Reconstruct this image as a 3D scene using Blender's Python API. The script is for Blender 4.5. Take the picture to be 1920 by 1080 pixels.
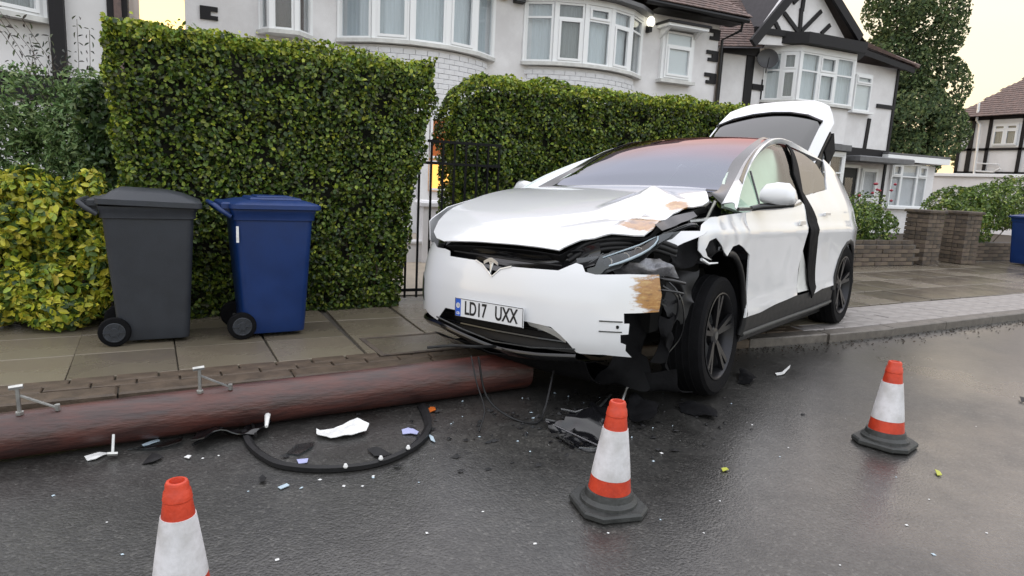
import bpy, bmesh, math, random, json
import numpy as np
from mathutils import Vector, Matrix, noise
from mathutils.geometry import delaunay_2d_cdt
random.seed(7); rng = np.random.default_rng(7)
R = math.radians
for o in list(bpy.data.objects): bpy.data.objects.remove(o)
scene = bpy.context.scene
COL = scene.collection
# ------------------------------------------------------------------ camera
F_PX, PITCH, ROLL, CAM_H, HEAD = 1240., R(9.52), R(2.84), 1.30, R(65)
_x = Vector((math.sin(HEAD), -math.cos(HEAD), 0)); _d = Vector((math.cos(HEAD), math.sin(HEAD), 0)); _z = Vector((0, 0, 1))
_f = _d * math.cos(PITCH) - _z * math.sin(PITCH); _u = _d * math.sin(PITCH) + _z * math.cos(PITCH)
_r = math.cos(ROLL) * _x + math.sin(ROLL) * _u; _u = -math.sin(ROLL) * _x + math.cos(ROLL) * _u
cd = bpy.data.cameras.new('camera'); cam = bpy.data.objects.new('camera', cd); COL.objects.link(cam)
cd.sensor_width = 36; cd.lens = F_PX / 1920 * 36; cd.clip_end = 2000; cd.clip_start = .05
cam.matrix_world = Matrix(((_r.x, _u.x, -_f.x, 0), (_r.y, _u.y, -_f.y, 0), (_r.z, _u.z, -_f.z, CAM_H), (0, 0, 0, 1)))
scene.camera = cam
# ------------------------------------------------------------------ world, sun, exposure
W = bpy.data.worlds.new('World'); scene.world = W; W.use_nodes = True
wn, wl = W.node_tree.nodes, W.node_tree.links; wn.clear()
def N(tree, t, **k):
    n = tree.nodes.new(t)
    for a, b in k.items(): setattr(n, a, b)
    return n
wt = W.node_tree
out = N(wt, 'ShaderNodeOutputWorld'); add = N(wt, 'ShaderNodeAddShader')
sky = N(wt, 'ShaderNodeTexSky', sky_type='NISHITA', sun_disc=False); SUN_EL, SUN_AZ = R(12), R(-4)
sky.sun_elevation = SUN_EL; sky.sun_rotation = SUN_AZ; sky.air_density = 1.5; sky.dust_density = .4
b1 = N(wt, 'ShaderNodeBackground'); b1.inputs[1].default_value = .05; wl.new(sky.outputs[0], b1.inputs[0])
tc = N(wt, 'ShaderNodeTexCoord'); sp = N(wt, 'ShaderNodeSeparateXYZ'); wl.new(tc.outputs['Generated'], sp.inputs[0])
def ramp(tree, src, stops, interp='EASE'):
    r = N(tree, 'ShaderNodeValToRGB'); r.color_ramp.interpolation = interp
    e = r.color_ramp.elements
    while len(e) > len(stops): e.remove(e[-1])
    while len(e) < len(stops): e.new(1)
    for q, (p, c) in zip(e, stops): q.position = p; q.color = (*c, 1) if len(c) == 3 else c
    tree.links.new(src, r.inputs[0]); return r
def math_(tree, op, a, b=None, clamp=False):
    m = N(tree, 'ShaderNodeMath', operation=op, use_clamp=clamp)
    for i, v in enumerate((a, b)):
        if v is None: continue
        if isinstance(v, (int, float)): m.inputs[i].default_value = v
        else: tree.links.new(v, m.inputs[i])
    return m.outputs[0]
nz = N(wt, 'ShaderNodeTexNoise'); nz.inputs['Scale'].default_value = 2.2; nz.inputs['Detail'].default_value = 5
mp = N(wt, 'ShaderNodeMapping'); mp.inputs['Scale'].default_value = (1, 1, 2.6); wl.new(tc.outputs['Generated'], mp.inputs[0]); wl.new(mp.outputs[0], nz.inputs[0])
cl = math_(wt, 'MULTIPLY', math_(wt, 'SUBTRACT', nz.outputs[0], .5), .30)
el = math_(wt, 'ADD', sp.outputs[2], cl)
warm = ramp(wt, el, [(.0, (.80, .58, .38)), (.16, (.80, .63, .44)), (.36, (.88, .71, .62)), (.6, (1.12, 1.06, 1.12)), (1., (1.34, 1.33, 1.36))])
cool = ramp(wt, el, [(.0, (.44, .43, .43)), (.25, (.74, .74, .77)), (.6, (1.12, 1.14, 1.22)), (1., (1.34, 1.33, 1.36))])
side = ramp(wt, math_(wt, 'ADD', math_(wt, 'MULTIPLY', sp.outputs[1], .5), .5), [(.35, (0, 0, 0)), (.75, (1, 1, 1))])
mx = N(wt, 'ShaderNodeMix', data_type='RGBA'); wl.new(side.outputs[0], mx.inputs[0]); wl.new(cool.outputs[0], mx.inputs[6]); wl.new(warm.outputs[0], mx.inputs[7])
dp = N(wt, 'ShaderNodeVectorMath', operation='DOT_PRODUCT'); wl.new(tc.outputs['Generated'], dp.inputs[0]); dp.inputs[1].default_value = (-.05, .983, .17)
gr = ramp(wt, dp.outputs['Value'], [(.90, (0, 0, 0)), (.985, (1, 1, 1))]); mg = N(wt, 'ShaderNodeMix', data_type='RGBA'); wl.new(gr.outputs[0], mg.inputs[0]); wl.new(mx.outputs[2], mg.inputs[6]); mg.inputs[7].default_value = (.88, .46, .07, 1)
b2 = N(wt, 'ShaderNodeBackground'); b2.inputs[1].default_value = .95; wl.new(mg.outputs[2], b2.inputs[0])
wl.new(b1.outputs[0], add.inputs[0]); wl.new(b2.outputs[0], add.inputs[1]); wl.new(add.outputs[0], out.inputs[0])
sd = bpy.data.lights.new('sun', 'SUN'); sd.energy = .5; sd.angle = R(25); sd.color = (1, .86, .66)
sun = bpy.data.objects.new('sun', sd); COL.objects.link(sun)
_sv = Vector((math.sin(SUN_AZ) * math.cos(SUN_EL), math.cos(SUN_AZ) * math.cos(SUN_EL), math.sin(SUN_EL)))
sun.rotation_euler = _sv.to_track_quat('Z', 'Y').to_euler()
vs = scene.view_settings; vs.view_transform = 'Standard'; vs.look = 'None'; vs.exposure = 0.58; vs.gamma = 1; vs.use_curve_mapping = False
scene.cycles.max_bounces = 8; scene.cycles.transparent_max_bounces = 12
scene.cycles.use_adaptive_sampling = True
try: scene.cycles.use_denoising = True
except Exception: pass
# ------------------------------------------------------------------ materials
MATS = {}
def mat(name, col, rough=.6, metal=0., var=.0, vscale=8., bump=0., bscale=60., spec=.5, coat=0., col2=None, stretch=None, emit=None, alpha=None, trans=0.):
    if name in MATS: return MATS[name]
    m = bpy.data.materials.new(name); m.use_nodes = True; t = m.node_tree; p = t.nodes['Principled BSDF']
    p.inputs['Base Color'].default_value = (*col, 1); p.inputs['Roughness'].default_value = rough; p.inputs['Metallic'].default_value = metal
    p.inputs['Specular IOR Level'].default_value = spec; p.inputs['Coat Weight'].default_value = coat; p.inputs['Coat Roughness'].default_value = .06
    c = N(t, 'ShaderNodeTexCoord').outputs['Object']
    if stretch:
        mpn = N(t, 'ShaderNodeMapping'); mpn.inputs['Scale'].default_value = stretch; t.links.new(c, mpn.inputs[0]); c = mpn.outputs[0]
    if var:
        n = N(t, 'ShaderNodeTexNoise'); n.inputs['Scale'].default_value = vscale; n.inputs['Detail'].default_value = 6; n.inputs['Roughness'].default_value = .65; t.links.new(c, n.inputs[0])
        d = col2 or tuple(x * (1 - var) for x in col); h = tuple(min(1, x * (1 + var * .6)) for x in col) if not col2 else col
        r = ramp(t, n.outputs[0], [(.3, d), (.7, h)]); t.links.new(r.outputs[0], p.inputs['Base Color'])
        rr = math_(t, 'ADD', math_(t, 'MULTIPLY', n.outputs[0], .3), rough - .15, True); t.links.new(rr, p.inputs['Roughness'])
    if bump:
        n2 = N(t, 'ShaderNodeTexNoise'); n2.inputs['Scale'].default_value = bscale; n2.inputs['Detail'].default_value = 5; t.links.new(c, n2.inputs[0])
        bp = N(t, 'ShaderNodeBump'); bp.inputs['Strength'].default_value = bump; bp.inputs['Distance'].default_value = .01
        t.links.new(n2.outputs[0], bp.inputs['Height']); t.links.new(bp.outputs[0], p.inputs['Normal'])
    if emit:
        p.inputs['Emission Color'].default_value = (*emit[0], 1); p.inputs['Emission Strength'].default_value = emit[1]
    MATS[name] = m; return m
def glass(name, tint, ior=1.5, boost=0., gt=None):
    m = bpy.data.materials.new(name); m.use_nodes = True; t = m.node_tree; t.nodes.clear()
    o = N(t, 'ShaderNodeOutputMaterial'); mix = N(t, 'ShaderNodeMixShader'); tr = N(t, 'ShaderNodeBsdfTransparent'); gl = N(t, 'ShaderNodeBsdfGlossy')
    tr.inputs[0].default_value = (*tint, 1); gl.inputs['Roughness'].default_value = .03; fr = N(t, 'ShaderNodeFresnel'); ge = N(t, 'ShaderNodeNewGeometry'); mr = N(t, 'ShaderNodeMapRange'); mr.inputs[3].default_value = ior; mr.inputs[4].default_value = 1 / ior; t.links.new(ge.outputs['Backfacing'], mr.inputs[0]); t.links.new(mr.outputs[0], fr.inputs[0])
    f = math_(t, 'ADD', fr.outputs[0], boost, True)
    if gt == 'band':   # red tint band of the screen, stronger towards the roof
        sx = N(t, 'ShaderNodeSeparateXYZ'); tcx = N(t, 'ShaderNodeTexCoord'); t.links.new(tcx.outputs['Object'], sx.inputs[0]); rb_ = ramp(t, math_(t, 'ADD', math_(t, 'MULTIPLY', sx.outputs[0], .5), .5), [(.44, (.95, .52, .52)), (.64, (.85, .68, .72)), (.84, (.68, .72, .82))]); t.links.new(rb_.outputs[0], gl.inputs[0])
    elif gt: gl.inputs[0].default_value = (*gt, 1)
    t.links.new(f, mix.inputs[0]); t.links.new(tr.outputs[0], mix.inputs[1]); t.links.new(gl.outputs[0], mix.inputs[2]); t.links.new(mix.outputs[0], o.inputs[0])
    MATS[name] = m; return m
def asphalt():
    m = bpy.data.materials.new('wet_asphalt'); m.use_nodes = True; t = m.node_tree; p = t.nodes['Principled BSDF']
    c = N(t, 'ShaderNodeTexCoord').outputs['Object']
    def noise_(s, d=4, r=.6):
        n = N(t, 'ShaderNodeTexNoise'); n.inputs['Scale'].default_value = s; n.inputs['Detail'].default_value = d; n.inputs['Roughness'].default_value = r; t.links.new(c, n.inputs[0]); return n.outputs[0]
    v = N(t, 'ShaderNodeTexVoronoi'); v.inputs['Scale'].default_value = 95; t.links.new(c, v.inputs[0])
    stone = ramp(t, N_out(v, 'Color', t), [(.15, (.034, .0335, .033)), (.55, (.046, .0455, .044)), (.92, (.057, .056, .054)), (.994, (.09, .088, .085))])
    big = ramp(t, noise_(1.1, 6, .6), [(.3, (.50, .49, .48)), (.5, (.85, .84, .82)), (.7, (1.15, 1.12, 1.06))])
    mid = ramp(t, noise_(14, 4), [(.3, (.82, .82, .82)), (.7, (1.12, 1.12, 1.11))])
    def mul(a, b):
        x = N(t, 'ShaderNodeMix', data_type='RGBA', blend_type='MULTIPLY'); x.inputs[0].default_value = 1; t.links.new(a, x.inputs[6]); t.links.new(b, x.inputs[7]); return x.outputs[2]
    t.links.new(mul(mul(stone.outputs[0], big.outputs[0]), mid.outputs[0]), p.inputs['Base Color'])
    wet = noise_(.55, 5, .55); w2 = noise_(4., 4)
    rg = math_(t, 'ADD', math_(t, 'MULTIPLY', wet, .75), math_(t, 'MULTIPLY', w2, .25))
    rr = N(t, 'ShaderNodeMapRange'); rr.inputs[1].default_value = .35; rr.inputs[2].default_value = .65; rr.inputs[3].default_value = .22; rr.inputs[4].default_value = .46; t.links.new(rg, rr.inputs[0])
    t.links.new(rr.outputs[0], p.inputs['Roughness']); p.inputs['Specular IOR Level'].default_value = .62
    h = math_(t, 'ADD', math_(t, 'MULTIPLY', v.outputs['Distance'], -1.), math_(t, 'MULTIPLY', noise_(30, 3), .8))
    bp = N(t, 'ShaderNodeBump'); bp.inputs['Strength'].default_value = .20; bp.inputs['Distance'].default_value = .006; t.links.new(h, bp.inputs['Height']); t.links.new(bp.outputs[0], p.inputs['Normal'])
    p.inputs['Coat IOR'].default_value = 1.33; p.inputs['Coat Roughness'].default_value = .22
    cw = N(t, 'ShaderNodeMapRange'); cw.inputs[1].default_value = .40; cw.inputs[2].default_value = .62; cw.inputs[3].default_value = .95; cw.inputs[4].default_value = .25; t.links.new(rg, cw.inputs[0]); t.links.new(cw.outputs[0], p.inputs['Coat Weight'])
    b2_ = N(t, 'ShaderNodeBump'); b2_.inputs['Strength'].default_value = .10; b2_.inputs['Distance'].default_value = .006; t.links.new(h, b2_.inputs['Height']); t.links.new(b2_.outputs[0], p.inputs['Coat Normal'])
    MATS['asphalt'] = m; return m
def N_out(n, k, t):
    s = N(t, 'ShaderNodeSeparateColor'); t.links.new(n.outputs[k], s.inputs[0]); return s.outputs[0]
def leafmat(name, rough=.42, trans=.25):
    m = bpy.data.materials.new(name); m.use_nodes = True; t = m.node_tree; p = t.nodes['Principled BSDF']
    a = N(t, 'ShaderNodeAttribute', attribute_name='leaf_colour'); t.links.new(a.outputs['Color'], p.inputs['Base Color'])
    p.inputs['Roughness'].default_value = rough; p.inputs['Specular IOR Level'].default_value = .45
    tl = N(t, 'ShaderNodeBsdfTranslucent'); t.links.new(a.outputs['Color'], tl.inputs[0]); mixn = N(t, 'ShaderNodeMixShader'); mixn.inputs[0].default_value = trans
    o = t.nodes['Material Output']; t.links.new(p.outputs[0], mixn.inputs[1]); t.links.new(tl.outputs[0], mixn.inputs[2]); t.links.new(mixn.outputs[0], o.inputs[0])
    MATS[name] = m; return m
def carpaint():
    m = bpy.data.materials.new('white_car_paint'); m.use_nodes = True; t = m.node_tree; p = t.nodes['Principled BSDF']
    c = N(t, 'ShaderNodeTexCoord').outputs['Object']
    p.inputs['Roughness'].default_value = .28; p.inputs['Coat Weight'].default_value = 1.; p.inputs['Coat Roughness'].default_value = .03
    masks = None
    mp_ = N(t, 'ShaderNodeMapping'); mp_.inputs['Scale'].default_value = (9, 9, 34); mp_.inputs['Rotation'].default_value = (.25, .1, 0); t.links.new(c, mp_.inputs[0])
    n = N(t, 'ShaderNodeTexNoise'); n.inputs['Scale'].default_value = 1.; n.inputs['Detail'].default_value = 8; n.inputs['Roughness'].default_value = .7; t.links.new(mp_.outputs[0], n.inputs[0])
    for (x, y, z, rx, ry, rz) in SCRAPES:
        s = N(t, 'ShaderNodeVectorMath', operation='SUBTRACT'); t.links.new(c, s.inputs[0]); s.inputs[1].default_value = (x, y, z)
        d = N(t, 'ShaderNodeVectorMath', operation='DIVIDE'); t.links.new(s.outputs[0], d.inputs[0]); d.inputs[1].default_value = (rx, ry, rz)
        l = N(t, 'ShaderNodeVectorMath', operation='LENGTH'); t.links.new(d.outputs[0], l.inputs[0])
        k = math_(t, 'SUBTRACT', 1.15, l.outputs['Value'], True)
        masks = k if masks is None else math_(t, 'MAXIMUM', masks, k)
    k = math_(t, 'MULTIPLY', math_(t, 'SUBTRACT', math_(t, 'ADD', math_(t, 'MULTIPLY', masks, .62), n.outputs[0]), .70), 7., True)
    k = math_(t, 'MULTIPLY', k, math_(t, 'GREATER_THAN', masks, .001))
    br = ramp(t, n.outputs[0], [(.36, (.12, .045, .010)), (.5, (.34, .15, .028)), (.66, (.50, .31, .10))])
    mxn = N(t, 'ShaderNodeMix', data_type='RGBA'); t.links.new(k, mxn.inputs[0]); mxn.inputs[6].default_value = (.735, .745, .765, 1); t.links.new(br.outputs[0], mxn.inputs[7])
    t.links.new(mxn.outputs[2], p.inputs['Base Color'])
    dr = N(t, 'ShaderNodeTexVoronoi'); dr.inputs['Scale'].default_value = 130; t.links.new(c, dr.inputs[0])
    dm = math_(t, 'SUBTRACT', .28, dr.outputs['Distance'], True)
    n3 = N(t, 'ShaderNodeTexNoise'); n3.inputs['Scale'].default_value = 3.; t.links.new(c, n3.inputs[0])
    hh = math_(t, 'ADD', math_(t, 'MULTIPLY', dm, .35), math_(t, 'MULTIPLY', n3.outputs[0], .5))
    bp = N(t, 'ShaderNodeBump'); bp.inputs['Strength'].default_value = .12; bp.inputs['Distance'].default_value = .01; t.links.new(hh, bp.inputs['Height']); t.links.new(bp.outputs[0], p.inputs['Normal']); t.links.new(bp.outputs[0], p.inputs['Coat Normal'])
    MATS['paint'] = m; return m
SCRAPES = [(2.05, .71, .985, .18, .14, .09), (1.60, .72, 1.07, .15, .10, .08), (2.12, .90, .62, .20, .23, .17)]
asphalt(); carpaint()
leafmat('leaf'); leafmat('leaf_far', .7, .3)
glass('windscreen', (.10, .11, .12), 1.9, .13, 'band'); glass('roof_glass', (.03, .015, .015), 1.7, .06, (.9, .45, .45)); glass('house_glass', (.90, .92, .93), 1.5, .03); glass('side_glass', (.80, .88, .82), 1.45, .0); glass('dark_glass', (.025, .028, .03), 1.7, .05)
glass('clear_plastic', (.55, .6, .62), 1.6, .05); glass('lamp_lens', (.30, .32, .35), 1.6, .05)
M = MATS
mat('render_white', (.80, .79, .80), .85, var=.10, vscale=1.2, bump=.35, bscale=45, col2=(.66, .645, .65))
mat('render_far', (.80, .79, .80), .85, var=.10, vscale=.5, col2=(.66, .65, .65))
mat('upvc', (.82, .83, .84), .35); mat('sill', (.62, .62, .60), .7, var=.15, vscale=6)
mat('white_brick', (.74, .74, .76), .7, var=.12, vscale=5, bump=.4, bscale=50)
mat('black_timber', (.012, .011, .013), .6, spec=.3, var=.3, vscale=5); mat('black_plastic', (.009, .009, .010), .5, spec=.35, var=.3, vscale=20)
mat('black_gloss', (.006, .006, .007), .16, coat=.4); mat('void', (.003, .003, .003), .95)
mat('curtain', (.66, .70, .73), .9, var=.12, vscale=3, stretch=(30, 30, .3)); mat('curtain_dark', (.27, .28, .28), .9, var=.3, vscale=3, stretch=(30, 30, .3))
mat('brown_blind', (.10, .06, .05), .8)
mat('tile_brown', (.20, .135, .12), .8, var=.35, vscale=7, col2=(.10, .075, .07), bump=.4, bscale=40)
mat('tile_dark', (.05, .045, .05), .7, var=.3, vscale=7)
mat('slab', (.170, .145, .105), .27, var=.2, vscale=1.6, bump=.3, bscale=120, col2=(.15, .125, .095))
mat('slab_b', (.150, .128, .092), .27, var=.2, vscale=1.6, bump=.3, bscale=120, col2=(.12, .10, .08))
mat('slab_c', (.19, .165, .12), .27, var=.2, vscale=1.6, bump=.3, bscale=120, col2=(.18, .15, .115))
mat('slab_dark', (.125, .105, .072), .2, var=.2, vscale=1.6, bump=.25, bscale=90, col2=(.075, .062, .052))
mat('kerb_stone', (.13, .115, .10), .5, var=.35, vscale=9, bump=.4, bscale=90); mat('kerb_brick', (.085, .060, .040), .55, var=.35, vscale=9, bump=.4, bscale=90)
mat('block_grey', (.27, .25, .24), .45, var=.25, vscale=7, bump=.3, bscale=100); mat('joint', (.065, .056, .045), .8, var=.3, vscale=12)
mat('soil', (.05, .035, .022), .9, var=.4, vscale=6, bump=.6, bscale=30); mat('path_beige', (.38, .32, .25), .5, var=.2, vscale=5)
mat('brick_dark', (.115, .088, .062), .8, var=.4, vscale=12, bump=.5, bscale=60, col2=(.05, .04, .036)); mat('brick_mid', (.155, .12, .085), .8, var=.4, vscale=10, bump=.5, bscale=60, col2=(.09, .065, .055)); mat('mortar', (.10, .09, .08), .9, var=.3)
mat('bark', (.07, .05, .035), .9, var=.4, vscale=14, bump=.6, bscale=30)
mat('pole_wood', (.085, .022, .015), .45, coat=.28, var=.45, vscale=2.2, bump=.5, bscale=9, stretch=(1.6, 8, 8), col2=(.028, .011, .010), spec=.6)
mat('galvanised', (.50, .50, .48), .38, metal=.9, var=.25, vscale=20)
mat('bin_grey', (.026, .030, .038), .5, var=.15, vscale=6, bump=.15, bscale=200); mat('bin_blue', (.003, .026, .125), .42, var=.15, vscale=5, bump=.15, bscale=200)
mat('rubber', (.006, .006, .007), .85, spec=.12, var=.3, vscale=18, bump=.2, bscale=80); mat('rubber_grey', (.035, .037, .036), .55, var=.35, vscale=14, bump=.3, bscale=60)
mat('cone_orange', (.62, .055, .018), .45, var=.2, vscale=12, bump=.2, bscale=60, col2=(.40, .034, .014)); mat('cone_white', (.74, .73, .76), .5, var=.2, vscale=9, bump=.25, bscale=22, col2=(.50, .49, .49))
mat('iron', (.004, .004, .005), .6, var=.2, spec=.2); mat('chrome', (.86, .87, .88), .32, metal=.85); mat('rim_grey', (.022, .022, .025), .35, metal=.6)
mat('plate_white', (.74, .75, .77), .35); mat('plate_blue', (.02, .10, .52), .35); mat('plate_black', (.01, .01, .012), .4)
mat('lamp_grey', (.045, .048, .05), .3, var=.5, vscale=12, bump=.5, bscale=20); mat('liner', (.005, .005, .006), .75, var=.4, vscale=8, bump=1., bscale=12, spec=.15)
mat('metal_torn', (.25, .25, .27), .4, metal=.6, var=.5, vscale=14, bump=.8, bscale=25)
mat('airbag', (.68, .78, .70), .8, var=.06, vscale=3); mat('seat', (.02, .02, .022), .7)
mat('plastic_white', (.75, .75, .74), .45, var=.15, vscale=20, bump=.5, bscale=40); mat('lilac', (.42, .44, .68), .3); mat('ice', (.45, .55, .62), .25)
mat('amber', (.5, .12, .02), .3); mat('leaf_yellow', (.42, .44, .06), .5); mat('rose_red', (.30, .02, .04), .6)
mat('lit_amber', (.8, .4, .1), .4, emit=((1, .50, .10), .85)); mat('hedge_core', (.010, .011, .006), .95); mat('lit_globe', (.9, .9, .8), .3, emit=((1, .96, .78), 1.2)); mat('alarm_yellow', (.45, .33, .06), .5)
mat('skin_dish', (.09, .09, .095), .5); mat('lead', (.13, .13, .135), .55, var=.2)
M['pole_wood'].node_tree.nodes['Principled BSDF'].inputs['Coat Roughness'].default_value = .42
# ------------------------------------------------------------------ mesh helpers
def tag(o, label=None, cat=None, group=None, kind=None):
    if label: o['label'] = label
    if cat: o['category'] = cat
    if group: o['group'] = group
    if kind: o['kind'] = kind
    return o
def empty(name, loc=(0, 0, 0), rz=0., **k):
    o = bpy.data.objects.new(name, None); COL.objects.link(o); o.location = loc; o.rotation_euler = (0, 0, rz); o.empty_display_size = .1
    return tag(o, **k)
def link(name, me, m, parent=None, smooth=None, **k):
    o = bpy.data.objects.new(name, me); COL.objects.link(o)
    if m is not None and not me.materials:
        for x in (m if isinstance(m, (list, tuple)) else [m]): me.materials.append(M[x] if isinstance(x, str) else x)
    if parent is not None: o.parent = parent
    if smooth is not None:
        me.polygons.foreach_set('use_smooth', [True] * len(me.polygons))
        if smooth: 
            try: me.set_sharp_from_angle(angle=R(smooth))
            except Exception: pass
    return tag(o, **k)
class MB:
    def __init__(s): s.v = []; s.f = []; s.mi = []
    def add(s, vs, fs, mi=0):
        b = len(s.v); s.v += [tuple(x) for x in vs]; s.f += [tuple(b + i for i in f) for f in fs]; s.mi += [mi] * len(fs); return s
    def box(s, x0, x1, y0, y1, z0, z1, mi=0, mtx=None):
        vs = [Vector((x, y, z)) for z in (z0, z1) for y in (y0, y1) for x in (x0, x1)]
        if mtx is not None: vs = [mtx @ v for v in vs]
        return s.add(vs, [(0, 2, 3, 1), (4, 5, 7, 6), (0, 1, 5, 4), (2, 6, 7, 3), (0, 4, 6, 2), (1, 3, 7, 5)], mi)
    def bev(s, x0, x1, y0, y1, z0, z1, b=.004, mi=0):   # box with chamfered top edges
        vs = [(x0, y0, z0), (x1, y0, z0), (x1, y1, z0), (x0, y1, z0), (x0, y0, z1 - b), (x1, y0, z1 - b), (x1, y1, z1 - b), (x0, y1, z1 - b),
              (x0 + b, y0 + b, z1), (x1 - b, y0 + b, z1), (x1 - b, y1 - b, z1), (x0 + b, y1 - b, z1)]
        return s.add(vs, [(0, 3, 2, 1), (0, 1, 5, 4), (1, 2, 6, 5), (2, 3, 7, 6), (3, 0, 4, 7), (4, 5, 9, 8), (5, 6, 10, 9), (6, 7, 11, 10), (7, 4, 8, 11), (8, 9, 10, 11)], mi)
    def tube(s, path, r, n=8, mi=0, caps=True):
        path = [Vector(p) for p in path]; rs = r if isinstance(r, (list, tuple)) else [r] * len(path)
        rings = []; up = None
        for i, p in enumerate(path):
            t = (path[min(i + 1, len(path) - 1)] - path[max(i - 1, 0)]).normalized()
            if up is None: up = t.orthogonal().normalized()
            a = (up - t * up.dot(t)); a = a.normalized() if a.length > 1e-6 else t.orthogonal().normalized(); up = a; b = t.cross(a)
            rings.append([p + (a * math.cos(q) + b * math.sin(q)) * rs[i] for q in [2 * math.pi * k / n for k in range(n)]])
        vs = [v for rg_ in rings for v in rg_]; fs = []
        for i in range(len(path) - 1):
            for k in range(n): fs.append((i*n + k, i*n + (k+1) % n, (i+1)*n + (k+1) % n, (i+1)*n + k))
        if caps: fs += [tuple(range(n))[::-1], tuple((len(path)-1)*n + k for k in range(n))]
        return s.add(vs, fs, mi)
    def bar(s, a, b, w, h, up=(0, 0, 1), mi=0):
        a, b = Vector(a), Vector(b); t = (b - a).normalized(); u = Vector(up); sd_ = t.cross(u)
        if sd_.length < 1e-5: sd_ = t.orthogonal()
        sd_.normalize(); u = sd_.cross(t).normalized()
        vs = [p + sd_ * (i * w / 2) + u * (j * h / 2) for p in (a, b) for i, j in ((-1, -1), (1, -1), (1, 1), (-1, 1))]
        return s.add(vs, [(0, 1, 2, 3)[::-1], (4, 5, 6, 7), (0, 1, 5, 4), (1, 2, 6, 5), (2, 3, 7, 6), (3, 0, 4, 7)], mi)
    def lathe(s, prof, n=24, axis='z', c=(0, 0, 0), mi=0, caps=True):
        vs = []; fs = []
        for (r, h) in prof:
            for k in range(n):
                a = 2 * math.pi * k / n; x, y = r * math.cos(a), r * math.sin(a)
                p = (x, y, h) if axis == 'z' else ((x, h, y) if axis == 'y' else (h, x, y))
                vs.append((p[0] + c[0], p[1] + c[1], p[2] + c[2]))
        for i in range(len(prof) - 1):
            for k in range(n): fs.append((i*n + k, i*n + (k+1) % n, (i+1)*n + (k+1) % n, (i+1)*n + k))
        if caps and prof[0][0] > 1e-6: fs.append(tuple(range(n))[::-1])
        if caps and prof[-1][0] > 1e-6: fs.append(tuple((len(prof)-1)*n + k for k in range(n)))
        return s.add(vs, fs, mi)
    def prism(s, poly, z0, z1, mi=0):
        n = len(poly); return s.add([(x, y, z0) for x, y in poly] + [(x, y, z1) for x, y in poly], [tuple(range(n))[::-1], tuple(range(n, 2*n))] + [(k, (k+1) % n, n + (k+1) % n, n + k) for k in range(n)], mi)
    def mesh(s, name):
        me = bpy.data.meshes.new(name); me.from_pydata(s.v, [], s.f); me.polygons.foreach_set('material_index', s.mi); me.update(); return me
    def build(s, name, m, parent=None, smooth=None, **k): return link(name, s.mesh(name), m, parent, smooth, **k)
def cr(pts, n, closed=False):   # Catmull-Rom through pts, n samples
    P = [Vector(p) for p in pts]; k = len(P)
    if not closed: P = [P[0] * 2 - P[1]] + P + [P[-1] * 2 - P[-2]]
    o = []; segs = k if closed else k - 1
    for i in range(n):
        t = i / (n if closed else n - 1) * segs; j = min(int(t), segs - 1); t -= j
        a, b, c, d = [P[(j + q - (1 if closed else 0)) % len(P)] for q in range(4)]
        o.append(.5 * ((2*b) + (c - a) * t + (2*a - 5*b + 4*c - d) * t*t + (3*b - a - 3*c + d) * t**3))
    return o
def loft(curves, n=24, m=8, disp=None):
    rows = [cr(c, n) for c in curves]
    cols = [cr([r[i] for r in rows], m) if len(rows) > 2 else [rows[0][i].lerp(rows[1][i], j / (m - 1)) for j in range(m)] for i in range(n)]
    vs = [cols[i][j] for i in range(n) for j in range(m)]
    if disp: vs = [v + disp(v) for v in vs]
    return MB().add(vs, [(i*m + j, i*m + j + 1, (i+1)*m + j + 1, (i+1)*m + j) for i in range(n-1) for j in range(m-1)])
def inside(p, poly):
    x, y = p; c = False; j = len(poly) - 1
    for i in range(len(poly)):
        if (poly[i][1] > y) != (poly[j][1] > y) and x < (poly[j][0]-poly[i][0]) * (y-poly[i][1]) / (poly[j][1]-poly[i][1]) + poly[i][0]: c = not c
        j = i
    return c
def fill(surf, poly, step=.04, disp=None):
    b = []
    for i in range(len(poly)):
        a, c = Vector(poly[i][:2]), Vector(poly[(i+1) % len(poly)][:2]); k = max(1, int((c - a).length / step))
        b += [a.lerp(c, q / k) for q in range(k)]
    xs = [p[0] for p in poly]; ys = [p[1] for p in poly]; pts = []
    for i in range(int((max(xs)-min(xs)) / step) + 1):
        for j in range(int((max(ys)-min(ys)) / step) + 1):
            p = Vector((min(xs) + (i + .5 * (j % 2)) * step, min(ys) + j * step * .9))
            if inside(p, poly) and min((p - q).length_squared for q in b) > (step * .45) ** 2: pts.append(p)
    n = len(b)
    v, e, f, _, _, _ = delaunay_2d_cdt(b + pts, [], [list(range(n))], 1, 1e-5)
    vs = [Vector(surf(p[0], p[1])) for p in v]
    if disp: vs = [p + disp(p) for p in vs]
    return MB().add(vs, f)
def solid(o, t, off=-1):
    m = o.modifiers.new('thickness', 'SOLIDIFY'); m.thickness = t; m.offset = off; e = o.modifiers.new('edges', 'EDGE_SPLIT'); e.split_angle = R(45); return o
def fix_normals(me, ref):   # turn a sheet so that it faces away from ref
    bm = bmesh.new(); bm.from_mesh(me); bmesh.ops.recalc_face_normals(bm, faces=bm.faces)
    s = sum((f.normal.dot(f.calc_center_median() - Vector(ref))) * f.calc_area() for f in bm.faces)
    if s < 0: bmesh.ops.reverse_faces(bm, faces=bm.faces)
    bm.to_mesh(me); bm.free()
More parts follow.
